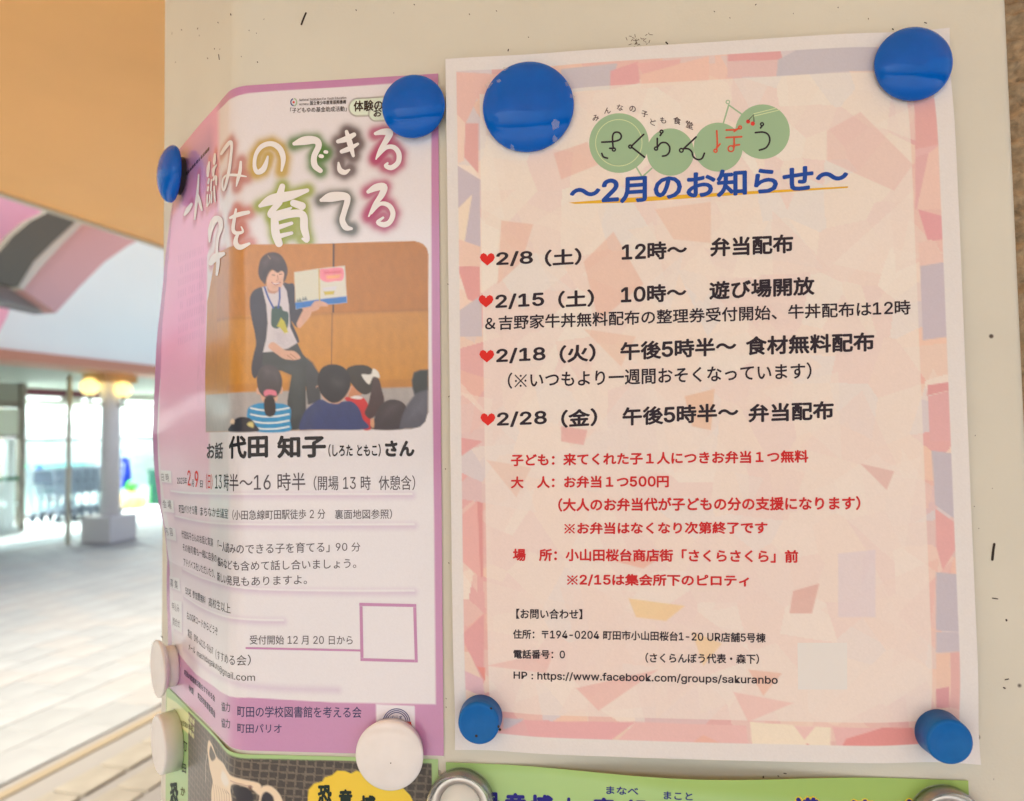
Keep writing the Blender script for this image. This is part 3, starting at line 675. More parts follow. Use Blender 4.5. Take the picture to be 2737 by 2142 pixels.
T.append(([[(1556, 888, 22), (1610, 858, 42), (1668, 852, 40), (1652, 910, 36), (1602, 980, 24), (1560, 1062, 10)], [(1578, 1042, 12), (1640, 975, 22), (1702, 985, 28), (1732, 1040, 30), (1712, 1100, 30), (1670, 1122, 32), (1624, 1105, 22), (1662, 1072, 14)]], (160, 40, 90), Z2))
for strokes, gc, zf in T:
    for st in strokes: sh.glow(zf, [q[:2] for q in st], gc, 2.3, 0.86)
# ---- the printed photograph: a reader on a chair before a timber wall, children from behind
W1 = W1
sh.poly(Z3, [(470, 150), (545, 132), (900, 105), (1300, 82), (1880, 65), (1940, 78), (1972, 110), (1984, 160), (1982, 700), (1980, 1290), (1962, 1350), (1920, 1390), (1870, 1398), (1300, 1412), (700, 1418), (400, 1425), (395, 1000), (410, 500)], (182, 122, 50), soft=0.2)
photo = [(470, 150), (545, 132), (900, 105), (1300, 82), (1880, 65), (1940, 78), (1972, 110), (1984, 160), (1982, 700), (1980, 1290), (1962, 1350), (1920, 1390), (1870, 1398), (1300, 1412), (700, 1418), (400, 1425)]
def ph(pts, c, zf=Z3, soft=0.3, al=1.0, smooth=False): sh.poly(zf, pts, c, soft=soft, alpha=al, smooth=smooth)
ph([(1310, 84), (1880, 68), (1978, 120), (1980, 560), (1310, 578)], (172, 106, 28), soft=.3)
ph([(480, 152), (1300, 84), (1300, 580), (480, 640)], (178, 114, 42), soft=.3)
ph([(480, 642), (1300, 582), (1980, 562), (1980, 1120), (480, 1160)], (186, 124, 40), soft=.5)
for x in range(560, 1980, 46):
    ph([(x, 600), (x + 22, 600), (x + 22, 1100), (x, 1100)], (168, 112, 42) if (x // 46) % 2 else (198, 142, 70), soft=3.5, al=.30)
    ph([(x + 10, 120), (x + 30, 120), (x + 30, 560), (x + 10, 560)], (170, 110, 40) if (x // 46) % 3 else (192, 136, 66), soft=3.5, al=.22)
ph([(480, 620), (720, 605), (1300, 572), (1980, 548), (1980, 566), (1300, 592), (720, 622), (480, 642)], (140, 84, 30), soft=1.2, al=.55)
ph([(1303, 84), (1316, 84), (1312, 576), (1300, 576)], (62, 36, 22), soft=.25)
ph([(1296, 580), (1302, 580), (1296, 945), (1290, 945)], (110, 62, 26), soft=.3)
ph([(545, 1150), (1000, 1130), (1980, 1098), (1980, 1400), (400, 1424), (400, 1160)], (158, 148, 140), soft=.5)
ph([(545, 1090), (1980, 1040), (1980, 1104), (1000, 1128), (545, 1150)], (172, 112, 42), soft=.8, al=.7)
skin = (198, 150, 122); navy = (46, 42, 54); hair = (48, 38, 40)
# reader: cardigan, shirt, trousers, head
ph([(770, 400), (730, 430), (712, 480), (716, 560), (732, 650), (748, 720), (756, 800), (738, 880), (724, 960), (730, 1020), (752, 1042), (790, 1000), (840, 960), (860, 860), (1040, 800), (1060, 760), (1010, 640), (1050, 680), (1080, 600), (1090, 545), (1040, 520), (1030, 380), (985, 368), (940, 358), (860, 380)], navy, smooth=True)
ph([(810, 860), (860, 830), (1050, 790), (1090, 870), (1150, 940), (1205, 1010), (1210, 1060), (1215, 1200), (1130, 1230), (1110, 1100), (1116, 1400), (985, 1415), (980, 1200), (1010, 1020), (940, 990), (850, 980), (800, 940)], (52, 54, 56))
ph([(1120, 900), (1160, 930), (1205, 1010), (1215, 1210), (1125, 1225), (1112, 1040)], (58, 58, 62), soft=.6)
ph([(900, 960), (1000, 940), (1080, 960), (1110, 1040), (1108, 1200), (1090, 1320), (1000, 1330), (1000, 1030)], (64, 68, 68), soft=2.2, al=.6)
ph([(800, 395), (840, 385), (890, 440), (940, 362), (975, 420), (990, 520), (1000, 680), (1050, 790), (985, 830), (880, 852), (806, 858), (830, 760), (840, 650), (830, 520)], (196, 184, 180))
ph([(880, 700), (960, 690), (1030, 780), (960, 820), (880, 830)], (172, 160, 160), soft=2, al=.6)
ph([(870, 545), (900, 528), (935, 530), (950, 560), (985, 575), (988, 640), (975, 690), (935, 675), (905, 690), (868, 670), (864, 610)], (44, 72, 62), smooth=True)
ph([(935, 610), (960, 640), (985, 715), (960, 722), (925, 680), (905, 672)], (176, 164, 40))
ph([(838, 370), (880, 340), (925, 350), (930, 400), (905, 432), (870, 440), (840, 425)], (176, 126, 100), smooth=True)
ph([(388, 560), (420, 480), (480, 440), (560, 440), (630, 450), (640, 560), (618, 640), (580, 700), (520, 738), (440, 728), (392, 660)], (206, 160, 132), ZP, smooth=True)
ph([(520, 600), (600, 560), (635, 560), (600, 680), (530, 735), (440, 725), (400, 650)], (184, 134, 108), ZP, soft=2.2, al=.55)
ph([(268, 440), (300, 290), (380, 208), (480, 184), (580, 218), (650, 310), (686, 420), (682, 500), (655, 585), (625, 600), (638, 490), (600, 452), (545, 478), (470, 436), (420, 482), (388, 560), (370, 645), (325, 605), (282, 540)], (58, 44, 44), ZP, smooth=True)
ph([(320, 330), (400, 240), (500, 215), (600, 270), (560, 330), (460, 290), (360, 400)], (98, 80, 76), ZP, soft=2.4, al=.55)
ph([(330, 470), (400, 400), (470, 380), (430, 460), (370, 560), (330, 560)], (40, 30, 32), ZP, soft=1.2, al=.6); sh.line(ZP, [(408, 235), (440, 280)], (170, 140, 110), .35, alpha=.6)
sh.line(ZP, [(468, 510), (500, 512)], (96, 62, 54), .35); sh.line(ZP, [(572, 500), (606, 494)], (96, 62, 54), .35)
sh.line(ZP, [(465, 618), (520, 648), (578, 616)], (150, 72, 70), .55, smooth=True); sh.line(ZP, [(480, 626), (520, 640), (566, 624)], (226, 208, 198), .3)
sh.line(ZP, [(545, 520), (552, 575), (530, 590)], (168, 116, 94), .4)
sh.line(Z3, [(818, 395), (845, 470), (880, 540)], (52, 74, 136), .9, smooth=True); sh.line(Z3, [(924, 400), (926, 470), (915, 540)], (52, 74, 136), .9)
ph([(845, 820), (880, 785), (960, 840), (1030, 850), (1072, 890), (1062, 906), (1020, 912), (960, 905), (910, 875)], skin, smooth=True)
for a, b in [((1000, 868), (1042, 900)), ((980, 880), (1022, 910))]: sh.line(Z3, [a, b], (160, 108, 86), .35)
ph([(1092, 560), (1120, 545), (1150, 560), (1142, 600), (1085, 670), (1062, 684), (1045, 660), (1060, 620)], skin, smooth=True)
# book (plain generic covers)
ph([(1028, 288), (1200, 262), (1208, 520), (1040, 550)], (202, 196, 172)); ph([(1200, 262), (1390, 242), (1404, 505), (1210, 522)], (206, 198, 178))
ph([(1035, 505), (1208, 480), (1208, 522), (1040, 550)], (36, 106, 172)); ph([(1208, 480), (1402, 458), (1404, 504), (1210, 524)], (36, 106, 172))
ph([(1208, 270), (1260, 262), (1320, 255), (1370, 258), (1384, 300), (1370, 345), (1320, 350), (1260, 358), (1210, 330)], (226, 128, 138), smooth=True)
ph([(1235, 280), (1368, 270), (1366, 298), (1240, 304)], (196, 60, 76), soft=.8, al=.55); ph([(1255, 312), (1362, 302), (1350, 330), (1262, 338)], (236, 160, 96), soft=.6, al=.8)
ph([(1232, 400), (1330, 385), (1320, 440), (1245, 450)], (206, 200, 196)); ph([(1238, 425), (1318, 420), (1310, 445), (1246, 450)], (190, 170, 60))
sh.line(Z3, [(1205, 266), (1210, 522)], (176, 158, 60), .5)
for x, y in [(1060, 490), (1100, 478)]: ph([(x - 18, y + 12), (x - 8, y - 14), (x, y), (x + 10, y - 18), (x + 22, y + 8)], (70, 92, 100), soft=.4)
ph([(1160, 510), (1185, 492), (1230, 496), (1268, 515), (1262, 530), (1215, 532), (1200, 552), (1150, 570), (1095, 556), (1092, 542), (1140, 535)], skin, smooth=True)
# children
def kid(pts, c, zf=ZC, **k): ph(pts, c, zf, smooth=True, **k)
kid([(235, 640), (255, 580), (330, 545), (400, 535), (560, 540), (640, 555), (690, 600), (685, 720), (668, 830), (340, 835), (300, 740), (240, 700)], (40, 128, 168))
for y0_ in (590, 655, 722, 785): sh.line(ZC, [(275, y0_), (400, y0_ + 22), (540, y0_ + 20), (670, y0_ - 2)], (206, 208, 200), .75, smooth=True)
kid([(340, 380), (335, 440), (375, 455), (400, 520), (540, 520), (560, 440), (598, 440), (605, 375), (560, 360), (400, 360)], (196, 150, 122))
kid([(340, 260), (370, 180), (430, 142), (500, 146), (560, 190), (596, 270), (600, 350), (575, 430), (520, 480), (430, 480), (370, 430), (342, 350)], (62, 54, 58))
kid([(400, 180), (470, 160), (540, 200), (560, 300), (500, 260), (430, 260)], (104, 96, 100), soft=3, al=.45)
kid([(410, 540), (430, 480), (500, 470), (530, 540), (530, 640), (480, 680), (425, 650)], (40, 30, 34))
kid([(410, 420), (450, 395), (530, 410), (540, 460), (470, 450), (420, 465)], (204, 108, 122))
kid([(1250, 490), (1330, 470), (1430, 470), (1500, 560), (1520, 700), (1530, 805), (1440, 805), (1380, 620)], (186, 40, 44))
kid([(1310, 480), (1360, 455), (1440, 478), (1400, 498)], (210, 200, 190), soft=.3)
kid([(1290, 470), (1330, 350), (1400, 360), (1440, 440), (1360, 460)], (186, 122, 84))
kid([(1270, 190), (1330, 150), (1430, 140), (1500, 155), (1550, 200), (1570, 280), (1560, 380), (1500, 440), (1430, 440), (1350, 370), (1290, 280)], (48, 40, 38))
kid([(1560, 250), (1610, 290), (1640, 400), (1665, 510), (1640, 600), (1560, 680), (1510, 700), (1460, 640), (1500, 540), (1530, 400)], (66, 46, 48))
kid([(1430, 240), (1500, 240), (1530, 230), (1550, 180), (1600, 210), (1615, 275), (1550, 265), (1510, 340), (1460, 300)], (208, 200, 186), soft=.3)
kid([(780, 805), (830, 640), (900, 560), (1000, 500), (1100, 540), (1200, 525), (1320, 520), (1400, 590), (1440, 700), (1475, 808), (900, 812)], (50, 58, 100))
kid([(800, 800), (850, 640), (930, 560), (1000, 600), (920, 700), (900, 805)], (60, 66, 92), soft=3, al=.6)
kid([(955, 380), (975, 365), (1000, 420), (1040, 500), (1180, 545), (1290, 440), (1320, 375), (1300, 360), (1000, 350)], (196, 148, 120))
kid([(970, 300), (985, 220), (1030, 160), (1110, 134), (1200, 145), (1270, 190), (1310, 270), (1312, 360), (1270, 450), (1200, 520), (1120, 534), (1040, 480), (985, 400)], (36, 32, 40))
kid([(1120, 290), (1180, 280), (1240, 320), (1220, 370), (1150, 360)], (92, 84, 84), soft=3.5, al=.5)
kid([(1540, 808), (1560, 700), (1600, 600), (1660, 530), (1740, 500), (1840, 520), (1900, 590), (1880, 700), (1860, 806)], (60, 50, 54))
kid([(1520, 760), (1530, 705), (1555, 700), (1560, 780), (1540, 795)], (200, 146, 110))
kid([(1650, 700), (1700, 560), (1790, 520), (1850, 560), (1760, 640)], (104, 90, 92), soft=3, al=.4)
ph([(1955, 300), (1975, 220), (2040, 195), (2120, 192), (2118, 640), (2090, 760), (2000, 800), (1820, 805), (1850, 680), (1900, 560), (1975, 460)], (82, 80, 88), ZC, soft=.5)
ph([(1955, 300), (1975, 220), (2040, 195), (2120, 192), (2118, 400), (2040, 420), (1985, 440), (1960, 380)], (42, 46, 48), ZC, soft=.6)
ph([(1960, 540), (2060, 460), (2110, 430), (2100, 640), (1960, 700), (1900, 720)], (110, 108, 118), ZC, soft=4, al=.5)
kid([(55, 835), (70, 760), (120, 700), (190, 682), (270, 700), (320, 760), (345, 832)], (40, 36, 44))
kid([(235, 760), (260, 735), (298, 740), (300, 790), (262, 782)], (196, 178, 110), soft=.4); kid([(58, 740), (80, 700), (105, 720), (95, 755)], (206, 180, 150), soft=.4)
_Q = sh.pt(ZF, [(540, 700), (1142, 640), (1142, 1150)]); _m = (sh.S < _Q[0][0] + 4) & (sh.S > _Q[1][0] - 1) & (sh.Z < _Q[1][1] + 3) & (sh.Z > _Q[2][1] - 3)
_w = np.ones(len(sh.S))
for k in range(26):
    fx, fy, ph_ = rng.normal(0, .9), rng.normal(0, .5), rng.uniform(0, 6.28); _w += .006 * np.sin(sh.S * fx + sh.Z * fy + ph_)
_w *= 1 + .10 * np.sin((sh.S - 40) / 26) * .6; _w = _w * (1 + rng.normal(0, .018, len(_w)))
_lum = sh.col.mean(1); _m &= ~((_lum > .62) & (np.abs(sh.col[:, 0] - sh.col[:, 2]) < .12))
sh.col[_m] = sh.col[_m] * _w[_m][:, None]
# re-cut the rounded corners of the picture
ph([(1884, 60), (1990, 60), (1990, 170), (1982, 150), (1972, 118), (1950, 90), (1920, 74)], (211, 202, 196), soft=.2)
ph([(1868, 1402), (1925, 1388), (1962, 1350), (1980, 1290), (1992, 1290), (1998, 1420), (1868, 1420)], (211, 202, 196), soft=.2)
# lilac rules with soft shadows, and the small tabs down the left
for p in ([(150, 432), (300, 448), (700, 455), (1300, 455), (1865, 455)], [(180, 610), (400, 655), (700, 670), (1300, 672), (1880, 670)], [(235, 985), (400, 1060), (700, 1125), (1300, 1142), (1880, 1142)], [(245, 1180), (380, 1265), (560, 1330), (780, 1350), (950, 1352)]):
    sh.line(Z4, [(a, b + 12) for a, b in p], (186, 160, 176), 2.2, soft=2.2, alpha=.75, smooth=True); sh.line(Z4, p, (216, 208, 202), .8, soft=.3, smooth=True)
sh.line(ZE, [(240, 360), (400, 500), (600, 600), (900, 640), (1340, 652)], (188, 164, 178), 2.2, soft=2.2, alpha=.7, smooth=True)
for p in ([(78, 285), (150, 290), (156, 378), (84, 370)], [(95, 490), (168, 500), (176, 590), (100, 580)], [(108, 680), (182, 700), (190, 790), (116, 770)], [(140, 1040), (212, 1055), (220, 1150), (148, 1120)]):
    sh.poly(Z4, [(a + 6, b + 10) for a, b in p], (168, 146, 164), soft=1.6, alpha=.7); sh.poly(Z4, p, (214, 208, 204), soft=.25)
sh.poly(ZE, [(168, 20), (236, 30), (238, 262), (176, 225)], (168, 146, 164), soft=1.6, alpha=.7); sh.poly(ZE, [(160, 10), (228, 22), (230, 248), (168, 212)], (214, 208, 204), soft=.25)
# the column of ghostly small print on the pink panel
for k in range(8):
    for j in range(15):
        a = Z3([(205 + j * 12.5, 195 + k * 84 - j * 5.2)])[0]
        if random.random() < .9: sh.line(ZF, [(a[0], a[1] - 9), (a[0] + random.uniform(-1, 2), a[1] + 9)], (176, 112, 150), .55, alpha=.5)
for q_, w_ in (([(1480, 285), (1560, 282), (1700, 270)], 7.6), ([(1612, 330), (1690, 325)], 6.4)):
    sh.line(Z2, q_, (96, 92, 84), w_ * 1.12, soft=.3); sh.line(Z2, q_, (206, 212, 186), w_ * 1.0, soft=.25)
# logo square at the foot
sh.poly(ZE, [(1610, 752), (1887, 765), (1892, 1100), (1614, 1090)], (212, 202, 200), soft=.2)
sh.noise(0.01)
f1 = empty('flyer', 'glossy purple bordered flyer with photo, bent round the left corner of the post', 'flyer', group='flyers on the post')
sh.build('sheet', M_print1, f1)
for i, (strokes, gc, zf) in enumerate(T):
    for j, st in enumerate(strokes): ribbon(sh, zf, st, I_white1, f1, name='brush_stroke', base=0.00022, idx=j, fat=1.22)
L1 = lambda zf, t, x0, y0, x1, y1, h, m_=I_black1, b=0.0, **k: letters(sh, zf, t, x0, y0, x1, y1, h, m_, f1, bold=b, curved=True, **k)
for a in [(Z2, 'National Institution For Youth Education', 1065, 243, 1400, 227, 18, I_grey1, .01), (Z2, '独立行政法人', 1065, 273, 1138, 270, 14, I_grey1, .01), (Z2, '国立青少年教育振興機構', 1142, 272, 1398, 262, 30, I_black1, .02),
          (Z2, '「子どもゆめ基金助成活動」', 1000, 327, 1402, 315, 38, I_black1, .008), (Z2, '体験の風を', 1452, 318, 1800, 302, 78, I_black1, .03), (Z2, 'おこそう', 1593, 355, 1840, 345, 56, I_black1, .03),
          (Z5, '読書の未来を考える交流会', 392, 505, 684, 178, 44, I_black1, .03),
          (Z4, 'お話', 408, 209, 523, 205, 118, I_grey1, .03), (Z4, '代田', 565, 206, 843, 197, 165, I_black1, .042), (Z4, '知子', 908, 202, 1255, 195, 163, I_black1, .042),  # first word is black print greyed, glare put into its colour
          (Z4, '（しろた ともこ）', 1272, 191, 1645, 189, 92, I_black1, .03), (Z4, 'さん', 1675, 190, 1885, 188, 116, I_black1, .055),
          (Z4, '2025年', 198, 386, 268, 388, 52), (Z4, '2', 272, 395, 294, 397, 110, I_red1, .02), (Z4, '月', 300, 402, 316, 403, 50), (Z4, '9', 322, 405, 348, 408, 118, I_red1, .03), (Z4, '日', 360, 408, 378, 410, 50), (Z4, '（日）', 402, 420, 447, 425, 112, I_red1, .01),
          (Z4, '13', 466, 417, 514, 418, 100), (Z4, '時半～16 時半', 530, 430, 1108, 428, 124, I_grey1, .006), (Z4, '（開場 13 時  休憩含）', 1168, 430, 1890, 428, 106, I_grey1, .004),
          (Z4, '日 時', 88, 362, 140, 366, 55, I_tab_glare, .0), (Z4, '会 場', 100, 555, 158, 563, 60, I_tab_glare, .0), (Z4, '内 容', 116, 745, 170, 758, 60, I_tab_glare, .0), (Z4, '募 集', 148, 1115, 202, 1133, 60, I_tab_glare, .0),
          (Z4, '町田パリオ５階', 212, 590, 340, 604, 62), (Z4, 'まちなか会議室', 362, 610, 560, 632, 70), (Z4, '（小田急線町田駅徒歩 2 分', 590, 637, 1250, 632, 72, I_grey1, .003), (Z4, '裏面地図参照）', 1318, 635, 1725, 632, 70, I_grey1, .003),
          (Z4, '代田知子さんのお話と実演', 232, 768, 452, 832, 58), (Z4, '「一人読みのできる子を育てる」', 487, 853, 1280, 868, 72, I_grey1, .003), (Z4, '90 分', 1325, 864, 1500, 864, 64, I_grey1, .003),
          (Z4, 'その後司書も一緒に自身の', 238, 860, 478, 946, 58), (Z4, '悩みなども含めて話し合いましょう。', 485, 965, 1470, 982, 68, I_grey1, .003),
          (Z4, 'アドバイスをいただいたり、', 245, 965, 465, 1055, 58), (Z4, '新しい発見もありますよ。', 482, 1072, 1120, 1097, 68, I_grey1, .003),
          (Z4, '50名 参加費無料', 258, 1170, 398, 1243, 58), (Z4, '高校生以上', 420, 1255, 578, 1308, 70),
          (ZE, '申込み', 162, 82, 212, 102, 58, I_tab_glare, .0), (ZE, '問合せ', 166, 190, 216, 212, 58, I_tab_glare, .0),
          (ZE, '右のQRコードからどうぞ', 265, 145, 485, 268, 58), (ZE, '電話', 272, 270, 300, 294, 58), (ZE, '090-4121-9667', 316, 300, 452, 402, 50), (ZE, '（すすめる会）', 470, 432, 720, 476, 76),
          (ZE, 'メール', 277, 362, 325, 396, 46), (ZE, 'machidagakuto@gmail.com', 338, 420, 750, 600, 60), (ZE, '受付開始 12 月 20 日から', 713, 327, 1445, 329, 66, I_grey1, .003),
          (ZE, '町田の図書館活動をすすめる会', 248, 545, 465, 738, 46, I_navy1, .01), (ZE, '後援', 280, 655, 315, 690, 46, I_navy1, .01), (ZE, '町田市教育委員会', 345, 715, 467, 855, 52, I_navy1, .01),
          (ZE, '協力', 512, 800, 573, 808, 66, I_navy1, .006), (ZE, '町田の学校図書館を考える会', 625, 838, 1508, 850, 80, I_navy1, .008), (ZE, '協力', 512, 916, 573, 925, 66, I_navy1, .006), (ZE, '町田パリオ', 625, 950, 940, 958, 64, I_navy1, .008),
          (ZE, 'パリオ', 1708, 870, 1798, 868, 38, I_blue1, .01), (ZE, '緑', 1795, 935, 1868, 935, 62, I_red1, .03)]:
    L1(*a)
for r in (95, 82, 69):
    ribbon(sh, ZE, [(1757 + r * math.cos(t), 880 - r * math.sin(t)) for t in np.linspace(0, math.pi, 22)], I_blue1, f1, width=6, smooth=False, base=0.00012)
for k, (t0, t1, r, mt) in enumerate([(1.9, 4.6, 20, I_blue1), (-1.3, 1.3, 22, I_green2)]):
    ribbon(sh, Z2, [(1025 + r * math.cos(t), 250 - r * 1.2 * math.sin(t)) for t in np.linspace(t0, t1, 12)], mt, f1, width=8, smooth=False)
flat_patch(sh, Z2, disc_pts(1025, 250, 8, 16), I_red1, f1, 'emblem_dot', base=0.0001)
ribbon(sh, ZE, [(690, 353), (1500, 370)], I_purple1, f1, width=15, name='rule', smooth=False)
for q in ([(1492, 31), (1897, 40), (1897, 61), (1492, 53)], [(1875, 62), (1897, 62), (1908, 455), (1887, 455)], [(1500, 424), (1886, 435), (1886, 455), (1500, 445)], [(1493, 54), (1515, 55), (1522, 423), (1500, 423)]):
    flat_patch(sh, ZE, q, I_purple1, f1, 'label_frame', base=0.0001)
# ------------------------------------------------------------------ dinosaur flyer under the purple one (green rim, dark photograph)
def off3(s, z): return 0.0003 + 0.0009 * np.exp(-((s - S2) / .014) ** 2) * np.exp(-np.abs(z + .302) / .03)
t3 = hit((1170.8, 2030), 0.0003)[0]; l3 = hit((444, 1857), 0.0003)[0]
zt3 = t3[1]; cs = np.array([(l3[0], zt3), t3, (t3[0] - .001, zt3 - .297), (l3[0], zt3 - .297)])
bg_ = np.concatenate([np.linspace(0, .2, 125), np.linspace(.2, 1, 20)[1:]])
W3 = (205, 196, 184)
sh = Sheet(cs, 400, 0, off3, W3, alb((150, 176, 112), W3), bg_)
bot = zt3 * 1000 - 290
def rect3(px_l, px_t, px_r, c):   # a field from three picture anchors down to the foot of the sheet
    a = sh.pt(ZF, [px_l, px_t, px_r]); sh.poly(None, [(a[0][0], a[1][1]), (a[2][0], a[1][1]), (a[2][0], bot), (a[0][0], bot)], c, raw=True)
rect3((503, 2000), (900, 2034), (1154, 2060), (58, 50, 44))
sh.poly(ZW, [(165, 720), (250, 770), (430, 935), (420, 1120), (300, 1010), (160, 880)], (206, 208, 148), soft=.2)
sh.line(ZW, [(270, 985), (425, 1100)], (214, 196, 120), .5)
xl = sh.pt(ZF, [(503, 2000)])[0][0]; xr = sh.pt(ZF, [(1154, 2060)])[0][0]; top = sh.pt(ZF, [(900, 2034)])[0][1]
dk = (sh.S < xl) & (sh.S > xr) & (sh.Z < top)
gr = np.abs(((sh.S + sh.Z * .12) / 4.1) % 1 - .5) > .40; gr2 = np.abs(((sh.Z - sh.S * .05) / 3.3) % 1 - .5) > .38
sh.col[dk & (gr | gr2)] = alb((98, 86, 70), W3); sh.col[dk] *= (0.8 + 0.4 * rng.random(dk.sum()))[:, None]
lf = dk & (sh.S > 128); sh.col[lf] = sh.col[lf] * .7 + alb((120, 112, 104), W3) * .3
bone = (214, 190, 156)
B6 = lambda p, c, soft=.35, al=1.0: sh.poly(Z6, p, c, soft=soft, alpha=al, smooth=True)
B6([(322, 80), (350, 120), (380, 200), (430, 250), (460, 310), (500, 345), (600, 370), (690, 395), (705, 440), (690, 480), (640, 440), (560, 410), (500, 400), (480, 430), (490, 520), (500, 640), (360, 640), (340, 480), (350, 380), (330, 290), (318, 200), (312, 140)], bone)
B6([(335, 120), (352, 150), (372, 205), (345, 230), (326, 180)], (84, 74, 66)); B6([(560, 640), (520, 500), (500, 420), (600, 430), (640, 470), (650, 560), (640, 640)], (34, 30, 36))
B6([(680, 640), (690, 520), (700, 430), (760, 410), (820, 450), (860, 520), (880, 640)], bone); B6([(700, 640), (705, 500), (740, 455), (790, 490), (800, 560), (790, 640)], (36, 32, 40))
B6([(420, 300), (450, 330), (470, 400), (440, 420), (410, 360)], (236, 218, 190), 1.2, .7); B6([(610, 415), (632, 410), (636, 440), (616, 440)], (100, 76, 62))
for k in range(7): sh.line(Z6, [(355 + k * 16, 400 + k * 8), (362 + k * 18, 470), (372 + k * 17, 620)], (128, 98, 76), .45, alpha=.8)
sh.line(Z6, [(480, 375), (560, 400), (640, 420)], (150, 110, 96), .5, alpha=.7); sh.line(Z6, [(310, 180), (298, 260), (300, 380)], (190, 172, 150), .5)
sh.poly(Z6, [(1050, 440), (1090, 395), (1150, 380), (1170, 350), (1220, 335), (1260, 300), (1320, 305), (1360, 322), (1400, 300), (1470, 330), (1600, 350), (1740, 430), (1790, 480), (1830, 560), (1850, 700), (1100, 700), (1040, 560)], (222, 180, 44), soft=.2)
f3 = empty('flyer', 'green rimmed dinosaur skull flyer, its top edge under the purple flyer at lower left', 'flyer', group='flyers on the post')
sh.build('sheet', M_print3, f3); sh3 = sh
L3 = lambda zf, t, x0, y0, x1, y1, h, m_, b=0.0: letters(sh3, zf, t, x0, y0, x1, y1, h, m_, f3, bold=b, curved=True)
for a in [('恐', 1118, 545, 1220, 545, 140, .05), ('竜', 1272, 580, 1372, 580, 145, .05), ('博', 1430, 620, 1540, 620, 140, .05)]: L3(Z6, *a[:6], I_dark3, a[6])
for a in [(Z6, '町', 126, 140, 166, 170, 70, I_dark3, .02), (Z6, '田', 128, 310, 158, 322, 66, I_dark3, .02), (Z6, 'か', 118, 480, 152, 490, 66, I_olive3, .02), (Z6, '恐', 40, 545, 100, 548, 160, I_dark3, .05), (ZW, '大交流会 2025', 300, 985, 412, 1050, 55, I_olive3, .01)]:
    L3(*a)

# ------------------------------------------------------------------ green lecture flyer (lower right)
def off4(s, z):
    u = np.clip((t4[0] - s) / .21, 0, 1); d = np.clip(zt4 - z, 0, 1)
    return 0.0006 + 0.0072 * np.where((u > .08) & (u < .88), np.sin(np.pi * np.clip((u - .08) / .80, 0, 1)) ** 2, 0) * np.exp(-(d / .07) ** 2)
t4 = hit((1191.6, 2038), 0.0006)[0]; zt4 = t4[1]; r4 = hit((2588, 2087), 0.0006)[0]
cs = np.array([t4, r4, (r4[0], r4[1] - .297), (t4[0], t4[1] - .297)])
bg_ = np.concatenate([np.linspace(0, .12, 60), np.linspace(.12, 1, 20)[1:]])
W4 = (208, 194, 168)
sh = Sheet(cs, 340, 0, off4, W4, alb((146, 172, 88), W4), bg_); sh4 = sh
g = np.clip((sh.A * 1.1), 0, 1)[:, None]; sh.col = sh.col * (1 - g) + alb((142, 164, 70), W4) * g
sh.poly(Z7, [(900, 70), (1300, 125), (2183, 250), (3200, 330), (3900, 420), (3900, 900), (160, 900), (170, 60), (500, 60)], (158, 182, 108), soft=2.5, alpha=.6)
f4 = empty('flyer', 'green flyer with navy lettering at the bottom, its top edge curling off the post', 'flyer', group='flyers on the post')
sh.build('sheet', M_print3, f4)
L4 = lambda zf, t, x0, y0, x1, y1, h, m_, b=0.0, base=.0001: letters(sh4, zf, t, x0, y0, x1, y1, h, m_, f4, bold=b, base=base)
for a in [('恐', 430, 410, 565, 412, 172, .05), ('竜', 600, 415, 755, 418, 172, .05), ('博', 785, 425, 950, 430, 170, .05), ('士', 1000, 430, 1130, 435, 155, .05), ('真', 1240, 465, 1400, 470, 190, .06), ('鍋', 1475, 475, 1640, 480, 186, .06)]:
    L4(Z7, *a[:6], I_navy4, a[6])
L4(Z7, 'まなべ', 1338, 252, 1572, 262, 58, I_navy4, .02); L4(Z7, 'まこと', 1757, 290, 1968, 300, 58, I_navy4, .02)
for a in [('講', 600, 470, 790, 470, 195), ('演', 1010, 480, 1200, 480, 190), ('会', 1345, 480, 1540, 480, 192)]:
    L4(Z8, a[0], a[1] - 8, a[2] + 8, a[3] + 8, a[4] + 8, a[5] + 16, I_yel4, .10, base=.00007); L4(Z8, *a, I_navy4, .05, base=.0002)

# ------------------------------------------------------------------ magnets
M_blue = mat('blue_plastic', (0.001, 0.120, 0.56), rough=0.07, spec=0.3, coat=0.0, bump=0.0002, bscale=60, vary=0.06, vscale=120)
M_blue_m = mat('matt_blue_plastic', (0.002, 0.135, 0.46), rough=0.42, spec=0.3, bump=0.00012, bscale=300, vary=0.05, vscale=200)
M_white = mat('white_plastic', (0.80, 0.79, 0.77), rough=0.28, spec=0.5, vary=0.03, vscale=90)
M_whiteg = mat('glossy_white_plastic', (0.84, 0.83, 0.82), rough=0.14, spec=0.5, coat=0.3, vary=0.03, vscale=120)
M_core = mat('ferrite_core', (0.03, 0.03, 0.035), rough=0.5)
M_clear = mat('clear_acrylic', (0.86, 0.88, 0.86), rough=0.05, spec=0.5, trans=0.85, ior=1.49)
M_alu = mat('brushed_aluminium', (0.62, 0.60, 0.57), rough=0.28, metal=0.9, vary=0.08, vscale=150)
M_disc = mat('cream_disc', alb((206, 194, 170), W2), rough=0.35)
M_film = mat('torn_clear_film', (0.80, 0.80, 0.82), rough=0.12, spec=0.6, alpha=0.22)

